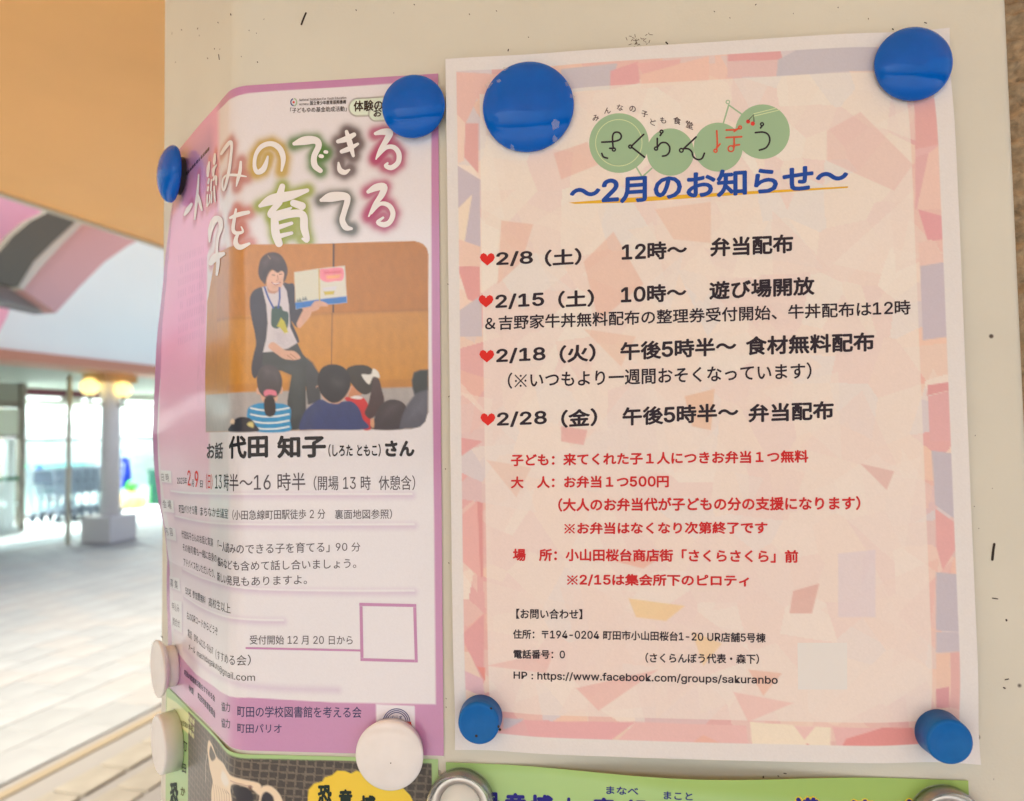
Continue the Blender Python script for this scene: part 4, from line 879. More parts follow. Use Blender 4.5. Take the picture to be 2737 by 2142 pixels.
def dome_profile(R, zb, H, k=2.2, n=14):
    pts = [(0, H)]
    for t in np.linspace(0, 1, n)[1:]:
        r = R * math.sin(t * math.pi / 2); pts.append((r, zb + 0.0016 + (H - zb - .0016) * (max(1 - (r / R) ** k, 0)) ** 0.62))
    pts += [(R * 1.0, zb + .0007), (R * .97, zb), (R * .85, zb - .0002), (0, zb - .0002)]
    return pts
def place(name, label, px, h, off0, group, spin=0.0):
    """empty at the foot of a magnet whose face (height h) is centred on the picture point px"""
    s, z = hit(px, h + off0)[0]; p = surf(s, z, off0); nrm = snormal(s)
    X = Vector((0, 0, 1)).cross(nrm).normalized(); Y = nrm.cross(X)
    M = Matrix((X, Y, nrm)).transposed().to_4x4(); M.translation = Vector(p)
    return empty(name, label, 'magnet', group=group, mw=M @ Matrix.Rotation(spin, 4, 'Z')), p
def dist(p): return float((np.array(p) - CAM) @ ROT[2])

def dome(px, dpx, label, off0, mt=None, H=.0085, core=True, zb=.0025, spin=0):
    e, p = place('magnet', label, px, zb + .002, off0, 'blue magnets', spin)
    R = dpx / 2 / FPX * (dist(p) - zb)
    obj('cap', lathe(dome_profile(R, zb, H), 72, 'cap', wob=.004), mt or M_blue, e)
    obj('core', lathe([(0, zb - .0002), (R * .8, zb - .0002), (R * .8, 0.0001), (0, .0001)], 40, 'core', False), M_core, e)
    return e, R
blue_l = lambda px, o: None
e, R = dome((1411, 284), 243, 'largest blue domed magnet with torn film, upper left corner of the white flyer', 0.0008, H=.0105, zb=.003)
for ang, rad, sz in [(2.62, .98, .0022), (2.1, .97, .0018), (2.45, .80, .0014), (.45, .98, .0022), (.15, .99, .0016), (-.70, .78, .0030), (-1.95, .98, .0016), (-.95, .97, .0016)]:
    q = []
    for j in range(5):
        t = j * 1.257 + ang; rr_ = sz * random.uniform(.4, 1.0)
        x, y = R * rad * math.cos(ang) + rr_ * math.cos(t), R * rad * math.sin(ang) + rr_ * math.sin(t)
        r = min(math.hypot(x, y) / R, 1.0); q.append((x, y, .0046 + .0059 * max(1 - r ** 2.2, 0) ** .62 + .0002 + .0003 * random.random()))
    obj('film_flake', mesh('film_flake', q, [(0, 1, 2), (0, 2, 3), (0, 3, 4)]), M_film, e)
dome((2443, 169), 198, 'blue domed magnet on the upper right corner of the white flyer', 0.0008, H=.0100)
dome((1104, 283), 170, 'blue domed magnet on the upper right corner of the purple flyer', 0.0007, H=.0090)
# the one seen edge-on on the flank
s_, z_ = hit((487, 472), .0006)[0]
p = surf(s_, z_, .0008); nrm = snormal(s_); X = Vector((0, 0, 1)).cross(nrm).normalized(); Y = nrm.cross(X)
Mx = Matrix((X, Y, nrm)).transposed().to_4x4(); Mx.translation = Vector(p)
e = empty('magnet', 'blue domed magnet seen edge-on at the left edge of the post', 'magnet', group='blue magnets', mw=Mx)
R = .0152
obj('cap', lathe(dome_profile(R, .0040, .0118, 2.2), 72, 'cap'), M_blue, e)
obj('core', lathe([(0, .0040), (R * .66, .0040), (R * .66, .0001), (0, .0001)], 40, 'core', False), M_core, e)
def button(px, dpx, h, label, off0, mt, group, taper=.96, rb=.0011, spin=0):
    e, p = place('magnet', label, px, h, off0, group, spin); R = dpx / 2 / FPX * (dist(p) - h)
    pts = [(0, h - .0003), (R * .80, h - .0002), (R - rb * 1.3, h)] + [(R - rb + rb * math.sin(t), h - rb + rb * math.cos(t)) for t in np.linspace(.15, math.pi / 2, 6)] + [(R / taper * 1.0, .0001), (0, .0001)]
    obj('cap', lathe(pts, 64, 'cap', wob=.002), mt, e)
    return e, p, R
e, p, R = button((1279, 1935), 112, .0085, 'small blue cylindrical magnet on the lower left corner of the white flyer', 0.0008, M_blue_m, 'blue magnets', .95)
for x, y in [(.0052, .0062), (.0082, -.0010), (.0088, -.0022), (-.001, -.005)]: obj('scuff', lathe([(0, .00005), (.0004, .00003), (.0006, 0)], 8, 'scuff'), M_mark, e).location = (x, y, .0084)
button((2541, 1985), 119, .0105, 'small blue cylindrical magnet on the lower right corner of the white flyer', 0.0008, M_blue_m, 'blue magnets', .95)
# white ones
e, p = place('magnet', 'large round white magnet over the foot of the purple flyer', (1039, 2022), .006, .0006, 'white magnets')
R = 185 / 2 / FPX * (dist(p) - .006)
pts = [(0, .0075)] + [(R * math.sin(t * math.pi / 2), .0052 + .0023 * math.cos(t * math.pi / 2) ** 1.2) for t in np.linspace(0, 1, 12)[1:]] + [(R * .995, .0042), (R * .96, .0020), (R * .94, .0001), (0, .0001)]
obj('cap', lathe(pts, 80, 'cap'), M_whiteg, e)
obj('scuff', lathe([(0, .00006), (.0002, .00004), (.0003, 0)], 8, 'scuff'), M_mark, e).location = (.0012, -.0021, .00745)
e, p, R = button((421, 1991), 154, .0090, 'plain white cylindrical magnet at the left edge, lowest of the three white ones', .0006, M_white, 'white magnets', .985, .0012)
e, p = place('magnet', 'white magnet with a wide flat cap on a neck, at the left edge', (419, 1788), .0090, .0006, 'white magnets')
R = 151 / 2 / FPX * (dist(p) - .009)
obj('cap', lathe([(0, .0086), (R * .82, .0087), (R * .93, .0090), (R * .985, .0089), (R, .0083), (R * .95, .0070), (R * .80, .0056), (R * .74, .0054), (0, .0054)], 72, 'cap'), M_white, e)
obj('neck', lathe([(0, .0055), (R * .72, .00535), (R * .72, .0010), (R * .69, .0001), (0, .0001)], 56, 'neck'), M_white, e)
# clear ones with a metal rim
def clear(px, dpx, label, off0):
    e, p = place('magnet', label, px, .006, off0, 'clear magnets'); R = dpx / 2 / FPX * (dist(p) - .006)
    obj('rim', lathe([(R * .86, .0052), (R * .90, .0060), (R * .97, .0060), (R, .0054), (R, .0001), (R * .97, .0001), (R * .95, .0040), (R * .86, .0046), (R * .86, .0052)], 72, 'rim'), M_clear, e)
    obj('metal_ring', lathe([(R * .62, .0030), (R * .66, .0040), (R * .86, .0044), (R * .90, .0036), (R * .90, .0008), (R * .62, .0008)], 72, 'metal_ring'), M_alu, e)
    obj('disc', lathe([(0, .0032), (R * .60, .0032), (R * .62, .0026), (R * .62, .0004), (0, .0004)], 56, 'disc'), M_disc, e)
clear((1227, 2162), 181, 'clear magnet with a metal ring, bottom centre between two green flyers', .0008)
clear((2545, 2214), 190, 'clear magnet with a metal ring, cut off by the bottom right edge', .0008)

# ------------------------------------------------------------------ rough-cast wall behind the post, right
M_stone = mat('rough_cast', alb((150, 122, 88), W2), rough=0.9, spec=0.2, bump=0.0012, bscale=260, vary=0.35, vscale=240)
nx_, nz_ = 90, 420; xs = np.linspace(XR - .01, XR + .16, nx_); zs = np.linspace(CAM[2] - .30, CAM[2] + .26, nz_)
Xg, Zg = np.meshgrid(xs, zs); hgt = rng.normal(0, 1, Xg.shape)
hgt = (hgt + np.roll(hgt, 1, 0) + np.roll(hgt, 1, 1) + np.roll(hgt, -1, 0) + np.roll(hgt, -1, 1)) / 2.2
V = np.stack([Xg, np.full_like(Xg, B + .021) + hgt * .0011, Zg], -1).reshape(-1, 3)
i = np.arange(nz_ - 1)[:, None] * nx_ + np.arange(nx_ - 1)[None, :]
F = np.stack([i, i + 1, i + nx_ + 1, i + nx_], -1).reshape(-1, 4)
wl = obj('rough_wall', mesh('rough_wall', V, F, True), M_stone)
tag(wl, 'rough brown granular wall face beside the right edge of the post', 'wall')
obj('wall_body', box(XR - .05, XR + .9, B + .024, B + .26, z0, z1), M_stone, wl)

# ------------------------------------------------------------------ the shopping arcade beyond: frame with x along the shop front, y to the left, z up, origin under the camera at eye height
DH = np.array([0.17714167, 0.98418536, 0.0]); NH = np.array([-0.98418536, 0.17714167, 0.0]); EYE = 1.55
AR = Matrix(((DH[0], NH[0], 0, CAM[0]), (DH[1], NH[1], 0, CAM[1]), (0, 0, 1, CAM[2]), (0, 0, 0, 1)))
def W(px, n):
    r = rays(px)[0]; t = n / (r @ NH); q = r * t; return np.array([q @ DH, n, q[2]])
def thing(name, label, cat, group=None, loc=(0, 0, 0)): return empty(name, label, cat, group=group, mw=AR @ Matrix.Translation(loc))
def st(name, me, m_, **k):
    o = obj(name, me, m_, kind='structure', **k); o.matrix_world = AR; return o
def pbox(parent, name, m_, *a, bevel=0.0, label=None): return obj(name, box(*a, name=name, bevel=bevel), m_, parent, label=label)
M_ground = mat('pale_paving', (0.40, 0.40, 0.39), rough=0.75, vary=0.10, vscale=1.2)
M_paver = mat('paver', (0.30, 0.31, 0.305), rough=0.7, vary=0.12, vscale=2.3)
M_kerb = mat('ochre_paver', (0.30, 0.275, 0.22), rough=0.7, vary=0.15, vscale=5)
M_joint = mat('tan_joint', (0.28, 0.23, 0.15), rough=0.8)
M_strip = mat('blue_grey_strip', (0.30, 0.37, 0.38), rough=0.6)
M_orange = mat('orange_soffit_paint', (0.98, 0.53, 0.19), rough=0.6, vary=0.04, vscale=1.5)
M_pale = mat('cream_paint', (0.62, 0.56, 0.46), rough=0.6)
M_wfas = mat('white_fascia', (0.86, 0.94, 0.87), rough=0.5, vary=0.02, vscale=.8)
M_beam = mat('salmon_paint', (0.58, 0.27, 0.17), rough=0.6)
M_pinkp = mat('pink_paint', (0.95, 0.50, 0.60), rough=0.6); M_rose = mat('rose_paint', (0.66, 0.38, 0.36), rough=0.6)
M_darkp = mat('dark_grey_paint', (0.12, 0.11, 0.08), rough=0.6); M_greyp = mat('grey_paint', (0.24, 0.22, 0.23), rough=0.6)
M_shopwall = mat('shop_wall', (0.36, 0.36, 0.30), rough=0.7); M_fr = mat('bronze_frame', (0.26, 0.23, 0.19), rough=0.5)
M_colw = mat('column_white', (0.88, 0.88, 0.88), rough=0.5); M_base = mat('column_base', (0.68, 0.68, 0.66), rough=0.7)
M_glass = mat('shop_glass', (0.9, 0.97, 0.96), rough=0.02, spec=0.5, alpha=0.12)
M_int = mat('shop_interior', (0.60, 0.80, 0.77), rough=0.6); M_shelf = mat('shelf_white', (0.72, 0.80, 0.79), rough=0.5)
M_tube = mat('fluorescent_tube', (0.9, 0.95, 0.9), emit=(0.86, 1.0, 0.97), estr=0.95)
M_globe = mat('lamp_globe', (0.9, 0.8, 0.5), rough=0.3, emit=(1.0, 0.74, 0.24), estr=0.72)
M_lampm = mat('lamp_metal', (0.10, 0.09, 0.08), rough=0.4, metal=.6)
zg = -EYE
st('ground', box(-30, 60, -12, 40, zg - .06, zg - .012), M_ground)
# pavement: pavers laid along the shop front, with the near ones built singly
pv = st('pavement', box(1.0, 26, 2.0, 11.9, zg - .012, zg - .0105), M_joint if False else mat('paving_bed', (0.27, 0.26, 0.24), rough=.9))
pms = []
for nm_, c_ in (('paver', None), ('grey_paver', (0.28, 0.29, 0.285)), ('warm_paver', (0.31, 0.305, 0.29))):
    pm = box(-.1482, .1482, -.1482, .1482, -.010, 0, bevel=.004); pm.materials.append(M_paver if c_ is None else mat(nm_, c_, rough=.7, vary=.1, vscale=3)); pms.append(pm)
cnt = 0
cells = []
for i in range(-2, 60):
    for j in range(0, 29):
        a, n = 1.2 + i * .3, 3.25 + j * .3; cells.append((math.hypot(a, n), a + (.15 if j % 2 else 0), n))
cells.sort(); 
vis = []
for d_, a, n in cells:
    q = ROT @ (DH * a + NH * n + np.array([0, 0, zg])); x, y = CX + FPX * q[0] / q[2], CY + FPX * q[1] / q[2]
    if -60 < x < 470 and y < 2250: vis.append((a, n))
near = set(vis[:280])
for a, n in vis[:280]:
    o = obj('paver', random.choice(pms), None, pv); o.location = (a, n, zg + random.uniform(-.001, .0012))
far = [(a, n) for _, a, n in cells if (a, n) not in near]
V, F = [], []
for a, n in far:
    o = len(V); V += [(a - .1482, n - .1482, zg), (a + .1482, n - .1482, zg), (a + .1482, n + .1482, zg), (a - .1482, n + .1482, zg)]; F.append((o, o + 1, o + 2, o + 3))
fo = obj('distant_paver', mesh('distant_paver', V, F), M_paver, pv, kind='stuff')
ob = obj('joint_strip', box(1.0, 26, 2.985, 3.045, zg - .010, zg - .003), M_joint, pv)
km = box(-.118, .118, -.085, .085, -.012, .004, bevel=.006); km.materials.append(M_kerb)
for i in range(14):
    o = obj('edge_block', km, None, pv); o.location = (1.9 + i * .25, 2.74, zg)
for i in range(10):
    o = obj('edge_block', km, None, pv); o.location = (1.9 + i * .25 + .1, 2.50, zg - .004)
obj('blue_grey_strip', box(2, 30, 9.40, 9.72, zg - .009, zg + .003), M_strip, pv)
obj('walkway_slab', box(2, 30, 9.74, 12.3, zg - .009, zg + .02), mat('pale_slab', (.78, .80, .78), rough=.6, vary=.05, vscale=2), pv)
# canopy over the camera's side
can = thing('canopy', 'orange painted canopy soffit above the walkway at upper left', 'canopy')
pbox(can, 'soffit', M_orange, -3.4, 22, -2.5, 3.30, 1.20, 1.30); pbox(can, 'edge_trim', M_pale, -3.4, 22, 3.302, 3.345, 1.19, 1.34)
# supermarket
shop = thing('supermarket', 'brightly lit supermarket front behind glass across the arcade', 'shop')
pbox(shop, 'fascia', M_wfas, -14, 32, 8.05, 8.35, 1.055, 3.15); pbox(shop, 'beam', M_beam, -14, 32, 7.98, 8.60, .925, 1.053)
pbox(shop, 'walkway_ceiling', M_shopwall, -14, 32, 8.60, 12.3, .93, 1.05)
pbox(shop, 'upper_wall', M_shopwall, -14, 32, 12.3, 12.5, .64, .928)
pbox(shop, 'shutter_box', mat('dark_red_box', (0.10, 0.02, 0.03), rough=.5), 10.3, 12.0, 12.15, 12.29, .80, .92)
def gl(x0, x1): pbox(shop, 'pane', M_glass, x0, x1, 12.36, 12.37, zg + .12, .64)
ms = [-12.0, -9.0, -6.0, -3.0, 0.0, 3.0, 6.0, 7.8, 9.9, 12.4, 14.9, 17.4, 19.9, 22.4, 25.0]
for x in ms: pbox(shop, 'mullion', M_fr if x < 10 else M_greyp, x - .03, x + .03, 12.31, 12.42, zg, .64)
for x0, x1 in zip(ms[:-1], ms[1:]): gl(x0 + .03, x1 - .03)
pbox(shop, 'transom', M_greyp, -12, 25, 12.33, 12.40, -.02, .03); pbox(shop, 'sill', M_greyp, -14, 32, 12.3, 12.45, zg, zg + .12)
pbox(shop, 'side_wall', M_shopwall, -14, -12, 12.3, 12.5, zg, .64)
pbox(shop, 'back_wall', M_int, -13, 70, 40, 40.2, zg, 1.15); pbox(shop, 'shop_ceiling', M_int, -13, 70, 12.5, 40, 1.15, 1.2)
pbox(shop, 'shop_floor', M_int, -13, 70, 12.5, 40, zg, zg + .02); pbox(shop, 'end_wall', M_int, 70, 70.2, 12.5, 40, zg, 1.15); pbox(shop, 'end_wall', M_int, -13.2, -13, 12.5, 40, zg, 1.15)
tm = box(-1.15, 1.15, -.055, .055, -.04, .03); tm.materials.append(M_tube)
for n in (15.6, 18.2, 21.5, 26.0, 31.0):
    for k in range(-6, 10):
        o = obj('ceiling_tube', tm, None, shop); o.location = (9 + k * 2.6 + (n % 2), n, .74)
for k, (a, n) in enumerate([(12, 15.5), (19, 15.5), (26, 16), (15, 21), (24, 22), (33, 21), (-8, 16), (0, 16), (6, 21), (9, 13.3), (13, 13.3), (17, 13.3)]):
    ld = bpy.data.lights.new('shop_light', 'AREA'); ld.shape = 'RECTANGLE'; ld.size = 6.0; ld.size_y = 3.0; ld.energy = 12; ld.color = (.84, 1.0, .97)
    lo = bpy.data.objects.new('shop_light', ld); COL.objects.link(lo); lo.matrix_world = AR @ Matrix.Translation((a, n, .95))
# strip lamps and area lights added under the walkway ceiling to brighten walkway and column
wm = box(-1.1, 1.1, -.05, .05, -.03, .02); wm.materials.append(M_tube)
for k in range(7):
    a_ = 9.6 + k * 2.75
    o = obj('added_walkway_lamp', wm, None, shop); o.location = (a_, 11.9, .74)
    ld = bpy.data.lights.new('walkway_fill_light', 'AREA'); ld.shape = 'RECTANGLE'; ld.size = 2.2; ld.size_y = .12; ld.energy = 100; ld.color = (.88, 1.0, .98)
    lo = bpy.data.objects.new('walkway_fill_light', ld); COL.objects.link(lo); lo.matrix_world = AR @ Matrix.Translation((a_, 11.9, .70))
# goods and fittings indoors
shelf = thing('shelf', 'long white shelving unit far back in the supermarket', 'shelf', loc=(13, 20.5, zg))
for k in range(5): pbox(shelf, 'shelf_board', M_shelf, 0, 9, 0, .5, .25 + k * .38, .28 + k * .38)
pbox(shelf, 'back_panel', M_shelf, 0, 9, .5, .54, 0, 1.9)
gcol = [(.75, .35, .30), (.70, .65, .25), (.25, .50, .55), (.75, .75, .72), (.45, .65, .35), (.30, .40, .65)]
goods_m = [mat('packet_%s' % 'abcdef'[i], c, rough=.5) for i, c in enumerate(gcol)]
V = []
gm = [box(-.11, .11, -.1, .1, 0, .24) for _ in range(6)]
for me_, gmm in zip(gm, goods_m): me_.materials.append(gmm)
for i in range(12):
    c_, l_ = i % 6, i % 5
    o = obj('packet', gm[c_]); tag(o, '%s packet on the %s of the far white shelves' % (('red', 'yellow', 'teal', 'white', 'green', 'blue')[c_], ('lowest board', 'second board up', 'middle board', 'fourth board up', 'top board')[l_]), 'packet', 'packets on the shelves')
    o.matrix_world = AR @ Matrix.Translation((13.4 + i * .72, 20.7, zg + .28 + l_ * .38))
g = W((157, 1240), 14.0)
t = thing('crate_stack', 'stack of green crates inside the shop window', 'crate', loc=(g[0], 14.0, zg))
Mgreen = mat('green_plastic', (0.10, 0.60, 0.34), rough=.45)
for k in range(4): pbox(t, 'crate', Mgreen, -.18, .20, -.2, .2, .30 + k * .16, .44 + k * .16, bevel=.01)
pbox(t, 'trolley', M_greyp, -.18, .2, -.2, .2, .12, .28, bevel=.01)
g = W((215, 1265), 13.2)
t = thing('cardboard_display', 'orange brown cardboard display behind the lamp pole', 'display', loc=(g[0], 13.2, zg))
pbox(t, 'carton', mat('cardboard', (.55, .30, .16), rough=.8), -.20, .20, -.15, .15, .42, .86, bevel=.01); pbox(t, 'stand', M_shelf, -.22, .22, -.17, .17, 0, .41)
g = W((330, 1262), 12.0)
t = thing('hanging_apron', 'bright blue cloth hanging right of the white column', 'cloth', loc=(g[0], 11.95, g[2]))
Mbl = mat('blue_cloth', (.01, .05, .55), rough=.7)
V = []; F = []
for i in range(9):
    for j in range(9):
        u, v = i / 8, j / 8; wdt = .10 + .05 * v; V.append(((u - .5) * 2 * wdt * (1 - .5 * max(0, v - .7)), .03 * math.sin(u * 9 + v * 3), .30 - v * .62))
for i in range(8):
    for j in range(8): a = i * 9 + j; F.append((a, a + 1, a + 10, a + 9))
obj('cloth', mesh('cloth', V, F, True), Mbl, t); vv, ff = tube((-.2, 0, .33), (.25, 0, .80), .02); obj('cord', mesh('cord', vv, ff), mat('teal_strap', (.05, .22, .30)), t)
g = W((340, 1340), 12.0)
t = thing('sack', 'round tan sack on the walkway right of the white column', 'sack', loc=(g[0], 11.9, zg))
V = lathe([(0, .44), (.07, .43), (.10, .38), (.20, .34), (.29, .24), (.31, .12), (.27, .02), (0, 0)], 28, 'bag', wob=.08)
obj('bag', V, mat('tan_sacking', (.62, .40, .20), rough=.85), t); 
obj('leaf_tuft', lathe([(0, .62), (.10, .56), (.16, .47), (.05, .42), (0, .42)], 12, 'leaf_tuft', wob=.2), mat('leaf_green_bright', (.05, .42, .05), rough=.6), t)
g = W((376, 1320), 12.1)
t = thing('price_board', 'white and green board standing on the walkway right of the sack', 'board', loc=(g[0], 12.0, zg))
pbox(t, 'panel', M_shelf, -.10, .14, 0, .02, .02, .46); pbox(t, 'edge_strip', mat('bright_green', (.05, .55, .10)), .142, .19, 0, .025, .02, .46)
g = W((408, 1290), 12.15)
t = thing('recycling_bin', 'tall dark green bin against the shop glass at the far right', 'bin', loc=(g[0], 12.0, zg))
Mdg = mat('dark_green', (.02, .10, .07), rough=.5)
pbox(t, 'body', Mdg, -.14, .30, -.15, .15, 0, .72, bevel=.02); pbox(t, 'lid', Mdg, -.16, .32, -.17, .17, .722, .80, bevel=.02)
# a shopper inside
def person(loc, label):
    e = thing('person', label, 'person', loc=loc)
    P = [(0, 0, .95), (0, 0, 1.15), (0, 0, 1.38), (0, 0, 1.48), (0, 0, 1.62), (-.10, 0, .90), (-.11, 0, .48), (-.11, .0, .06), (.10, 0, .90), (.12, .05, .48), (.13, .0, .06), (-.19, 0, 1.38), (-.25, 0, 1.12), (-.2, -.12, .92), (.19, 0, 1.38), (.25, 0, 1.12), (.22, -.14, .92)]
    E = [(0, 1), (1, 2), (2, 3), (3, 4), (0, 5), (5, 6), (6, 7), (0, 8), (8, 9), (9, 10), (2, 11), (11, 12), (12, 13), (2, 14), (14, 15), (15, 16)]
    Rr = [.14, .13, .14, .06, .105, .10, .065, .05, .10, .065, .05, .06, .045, .04, .06, .045, .04]
    me = bpy.data.meshes.new('body'); me.from_pydata(P, E, []); o = bpy.data.objects.new('body', me); COL.objects.link(o)
    o.modifiers.new('skin', 'SKIN'); 
    for v_, r in zip(me.skin_vertices[0].data, Rr): v_.radius = (r, r)
    me.skin_vertices[0].data[0].use_root = True
    o.modifiers.new('sub', 'SUBSURF').levels = 1
    me2 = bpy.data.meshes.new_from_object(o.evaluated_get(bpy.context.evaluated_depsgraph_get())); bpy.data.objects.remove(o)
    cm = [mat('red_top', (.60, .10, .10)), mat('dark_trousers', (.03, .03, .05)), mat('skin_tone', (.55, .33, .24))]
    me2.materials.clear()
    for c in cm: me2.materials.append(c)
    for pl in me2.polygons: z_ = pl.center.z; pl.material_index = 1 if z_ < .95 else (2 if z_ > 1.47 or (z_ < 1.0 and abs(pl.center.x) > .17) else 0)
    obj('body', me2, None, e); obj('hair', lathe([(0, .13), (.09, .10), (.115, .0), (.10, -.06), (0, -.06)], 18, 'hair'), mat('black_hair', (.02, .02, .02)), e).location = (0, .02, 1.64)
g = W((104, 1230), 27.0); person((g[0], 27.0, zg), 'shopper in a red top and dark trousers inside the shop')
# column with its base, lamps on it, and the pole
c = W((288, 1300), 8.75); ca = c[0]
t = thing('arcade_column', 'white round column on a grey block, carrying the canopy beam', 'column', loc=(ca, 8.70, zg))
obj('shaft', lathe([(0, .38), (.135, .38), (.13, 2.10), (.15, 2.16), (.15, 2.30), (.20, 2.40), (.20, 2.47), (0, 2.47)], 40, 'shaft'), M_colw, t)
pbox(t, 'plinth', M_base, -.27, .24, -.27, .27, 0, .379, bevel=.012)
pbox(t, 'capital', mat('warm_bracket', (.62, .42, .22), rough=.6), -.32, .30, -.2, .2, 2.36, 2.474)
def lamp(px, n, r, label, toward):
    g = W(px, n); e = thing('globe_lamp', label, 'lamp', 'globe lamps on the column', loc=tuple(g))
    obj('globe', lathe([(r * math.sin(a), r * math.cos(a)) for a in np.linspace(0, math.pi, 17)], 32, 'globe'), M_globe, e)
    vv, ff = join([tube((0, 0, -r * .98), (0, 0, -r - .10), .022), tube((0, 0, -r - .10), tuple(np.array(toward) - g), .018)]); obj('bracket', mesh('bracket', vv, ff), M_lampm, e)
    obj('collar', lathe([(0, 0), (.05, 0), (.04, .05), (0, .05)], 16, 'collar'), M_lampm, e).location = (0, 0, -r - .03)
lamp((240, 1034), 8.75, .128, 'yellow glowing globe lamp, left of the white column', (ca - .05, 8.72, .48)); lamp((330, 1042), 8.45, .120, 'yellow glowing globe lamp, right of the white column', (ca + .05, 8.7, .45))
g = W((235, 1300), 8.6)
t = thing('steel_pole', 'thin tan pole standing just left of the white column', 'pole', loc=(g[0], 8.95, zg))
vv, ff = tube((0, 0, .012), (0, 0, 2.45), .032, 16); obj('tube', mesh('tube', vv, ff, True), mat('tan_metal', (.62, .58, .44), rough=.5), t)
obj('foot_plate', box(-.07, .07, -.07, .07, 0, .012), M_base, t)
# left screen
g0 = W((54, 1300), 11.1)[0]
t = thing('glazed_screen', 'bronze framed glazed door screen at the far left of the shop', 'door', loc=(g0, 11.1, zg))
pbox(t, 'post', M_fr, -.05, .05, -.05, .05, 0, 2.47); 
for z_, h_ in ((2.05, .10), (1.55, .05), (.86, .05), (.02, .06), (.45, .03)): pbox(t, 'rail', M_fr if z_ > 1 else (mat('green_rail', (.03, .16, .08)) if z_ == .86 else M_shelf), -3, -.052, -.03, .03, z_, z_ + h_)
for a_, b_ in ((.08, .43), (.50, .84)): pbox(t, 'lower_panel', M_shelf, -3, -.25, -.012, .0, a_, b_)
pbox(t, 'stile', M_shelf, -.24, -.12, -.02, .02, .08, 1.54); pbox(t, 'pane', M_glass, -3, -.25, -.004, .004, .91, 1.54); pbox(t, 'transom_panel', mat('pale_panel', (.72, .78, .66)), -3, -.06, -.01, .01, 1.605, 2.04)
pbox(t, 'header_panel', M_shopwall, -3, -.052, -.02, .02, 2.152, 2.46)
# nested shopping carts
M_wire = mat('cart_wire', (.30, .36, .44), rough=.4); M_cartp = mat('cart_plastic', (.08, .10, .14), rough=.5)
def cart():
    e = thing('shopping_cart', '', 'shopping cart', 'nested shopping carts')
    parts = []
    c8 = lambda x, w_, z: [(x, -w_, z), (x, w_, z)]
    T0, T1 = .98, .62
    for z, x0, x1, w0, w1 in ((.98, 0, .82, .27, .22), (.80, .04, .80, .26, .21), (.62, .10, .76, .24, .20), (.50, .14, .72, .23, .19)):
        q = [(x0, -w0, z), (x1, -w1, z), (x1, w1, z), (x0, w0, z)]
        for a, b in zip(q, q[1:] + q[:1]): parts.append(tube(a, b, .014, 6))
    for k in range(13):
        u = k / 12
        for sgn in (-1, 1): parts.append(tube((.82 * u, sgn * (.27 - .05 * u), .98), (.14 + .58 * u, sgn * (.23 - .04 * u), .50), .011, 5))
    for k in range(6):
        v = -1 + 2 * k / 5; parts.append(tube((.82, .22 * v, .98), (.72, .19 * v, .50), .005, 5)); parts.append(tube((.14, .23 * v, .50), (.72, .19 * v, .50), .005, 5))
    vv, ff = join(parts); obj('basket', mesh('basket', vv, ff), M_wire, e)
    vv, ff = join([tube((-.06, s_ * .26, 1.0), (.06, s_ * .25, .14), .020, 8) for s_ in (-1, 1)] + [tube((.06, s_ * .25, .14), (.78, s_ * .18, .18), .020, 8) for s_ in (-1, 1)] + [tube((.10, s_ * .24, .16), (.30, s_ * .22, .50), .011, 8) for s_ in (-1, 1)])
    obj('frame', mesh('frame', vv, ff), M_wire, e)
    vv, ff = tube((-.08, -.27, 1.02), (-.08, .27, 1.02), .018, 10); obj('handle', mesh('handle', vv, ff), mat('green_handle', (.03, .35, .16)), e)
    obj('child_seat', box(.0, .03, -.20, .20, .70, .93, bevel=.008), M_cartp, e); obj('bottom_tray', box(.12, .74, -.19, .19, .20, .225), M_wire, e); obj('coin_lock', box(-.12, -.06, -.05, .05, .97, 1.05, bevel=.006), mat('blue_lock', (.03, .12, .35)), e)
    for x, y in ((.06, .25), (.06, -.25), (.76, .18), (.76, -.18)):
        vv, ff = tube((x, y - .015, .065), (x, y + .015, .065), .062, 16); obj('wheel', mesh('wheel', vv, ff), M_cartp, e)
    return e
def copy_tree(o):
    c = o.copy(); COL.objects.link(c)
    for ch in list(o.children):
        d = ch.copy(); COL.objects.link(d); d.parent = c
    return c
base_cart = cart(); g = W((75, 1397), 12.0)
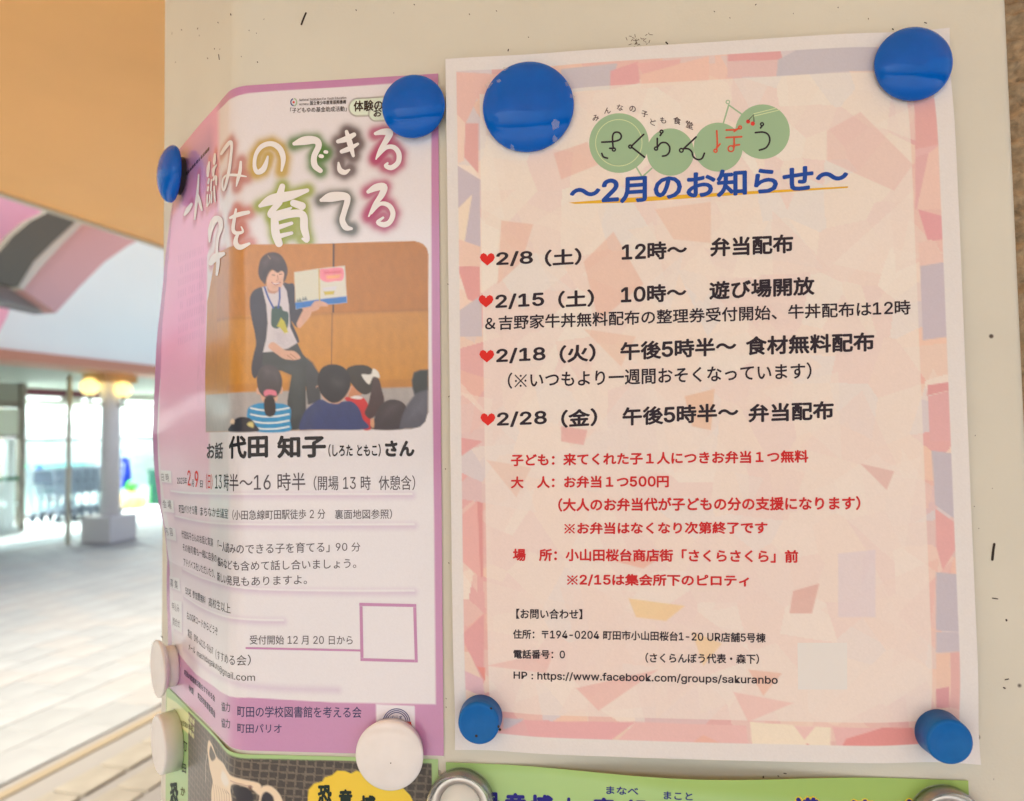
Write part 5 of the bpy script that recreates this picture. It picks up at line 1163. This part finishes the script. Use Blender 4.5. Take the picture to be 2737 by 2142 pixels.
names = ['first cart of the row, nearest the glazed screen', 'shopping cart second from the glazed screen, pushed into the first', 'middle shopping cart of the nested row', 'fourth shopping cart of the nested row', 'shopping cart before the last, nearer the white column', 'last shopping cart of the row, nearest the white column']
for k in range(6):
    o = base_cart if k == 0 else copy_tree(base_cart)
    o.matrix_world = AR @ Matrix.Translation((g[0] - .10 + k * .16, 11.55 - k * .02, zg + .02)) @ Matrix.Rotation(math.radians(8), 4, 'Z')
    o['label'] = 'grey wire ' + names[k] if k == 0 else 'grey wire ' + names[k]
# arched gable hanging in front of the white fascia
def plate(parent, name, m_, px, n, th, label=None):
    pts = [W(p, n) for p in px]; k = len(pts)
    V = [tuple(p) for p in pts] + [(p[0], p[1] + th, p[2]) for p in pts]
    F = [tuple(range(k)), tuple(range(k, 2 * k))[::-1]] + [(i, (i + 1) % k, k + (i + 1) % k, k + i) for i in range(k)]
    return obj(name, mesh(name, V, F), m_, parent, label=label)
ga = thing('arched_gable', 'pink, rose and dark grey arched canopy bands above the walkway', 'canopy')
plate(ga, 'dark_band', M_darkp, [(-90, 760), (-60, 720), (0, 672), (35, 630), (80, 592), (128, 568), (170, 500), (260, 540), (200, 595), (140, 650), (90, 700), (48, 768), (0, 755)], 6.4, .10)
plate(ga, 'trim_band', M_pale, [(262, 540), (300, 560), (215, 605), (165, 655), (110, 715), (62, 775), (49, 768), (90.5, 700), (140.5, 650), (200.5, 595)], 6.42, .12)
plate(ga, 'rose_band', M_rose, [(300, 560), (440, 610), (345, 655), (280, 700), (215, 765), (150, 836), (62, 775), (110.5, 715), (165.5, 655), (215.5, 605)], 6.5, .16)
plate(ga, 'underside', M_greyp, [(-90, 765), (0, 757), (50, 770), (150, 837), (0, 802), (-90, 785)], 6.62, .30)
plate(ga, 'pink_band', M_pinkp, [(-500, 360), (-100, 420), (170, 530), (128, 570), (80, 594), (35, 632), (0, 674), (-60, 722), (-500, 760)], 6.9, .12)
plate(ga, 'pink_band', M_pinkp, [(-300, 790), (0, 800), (30, 812), (18, 850), (-12, 905), (-300, 905)], 7.6, .12)

typeset()
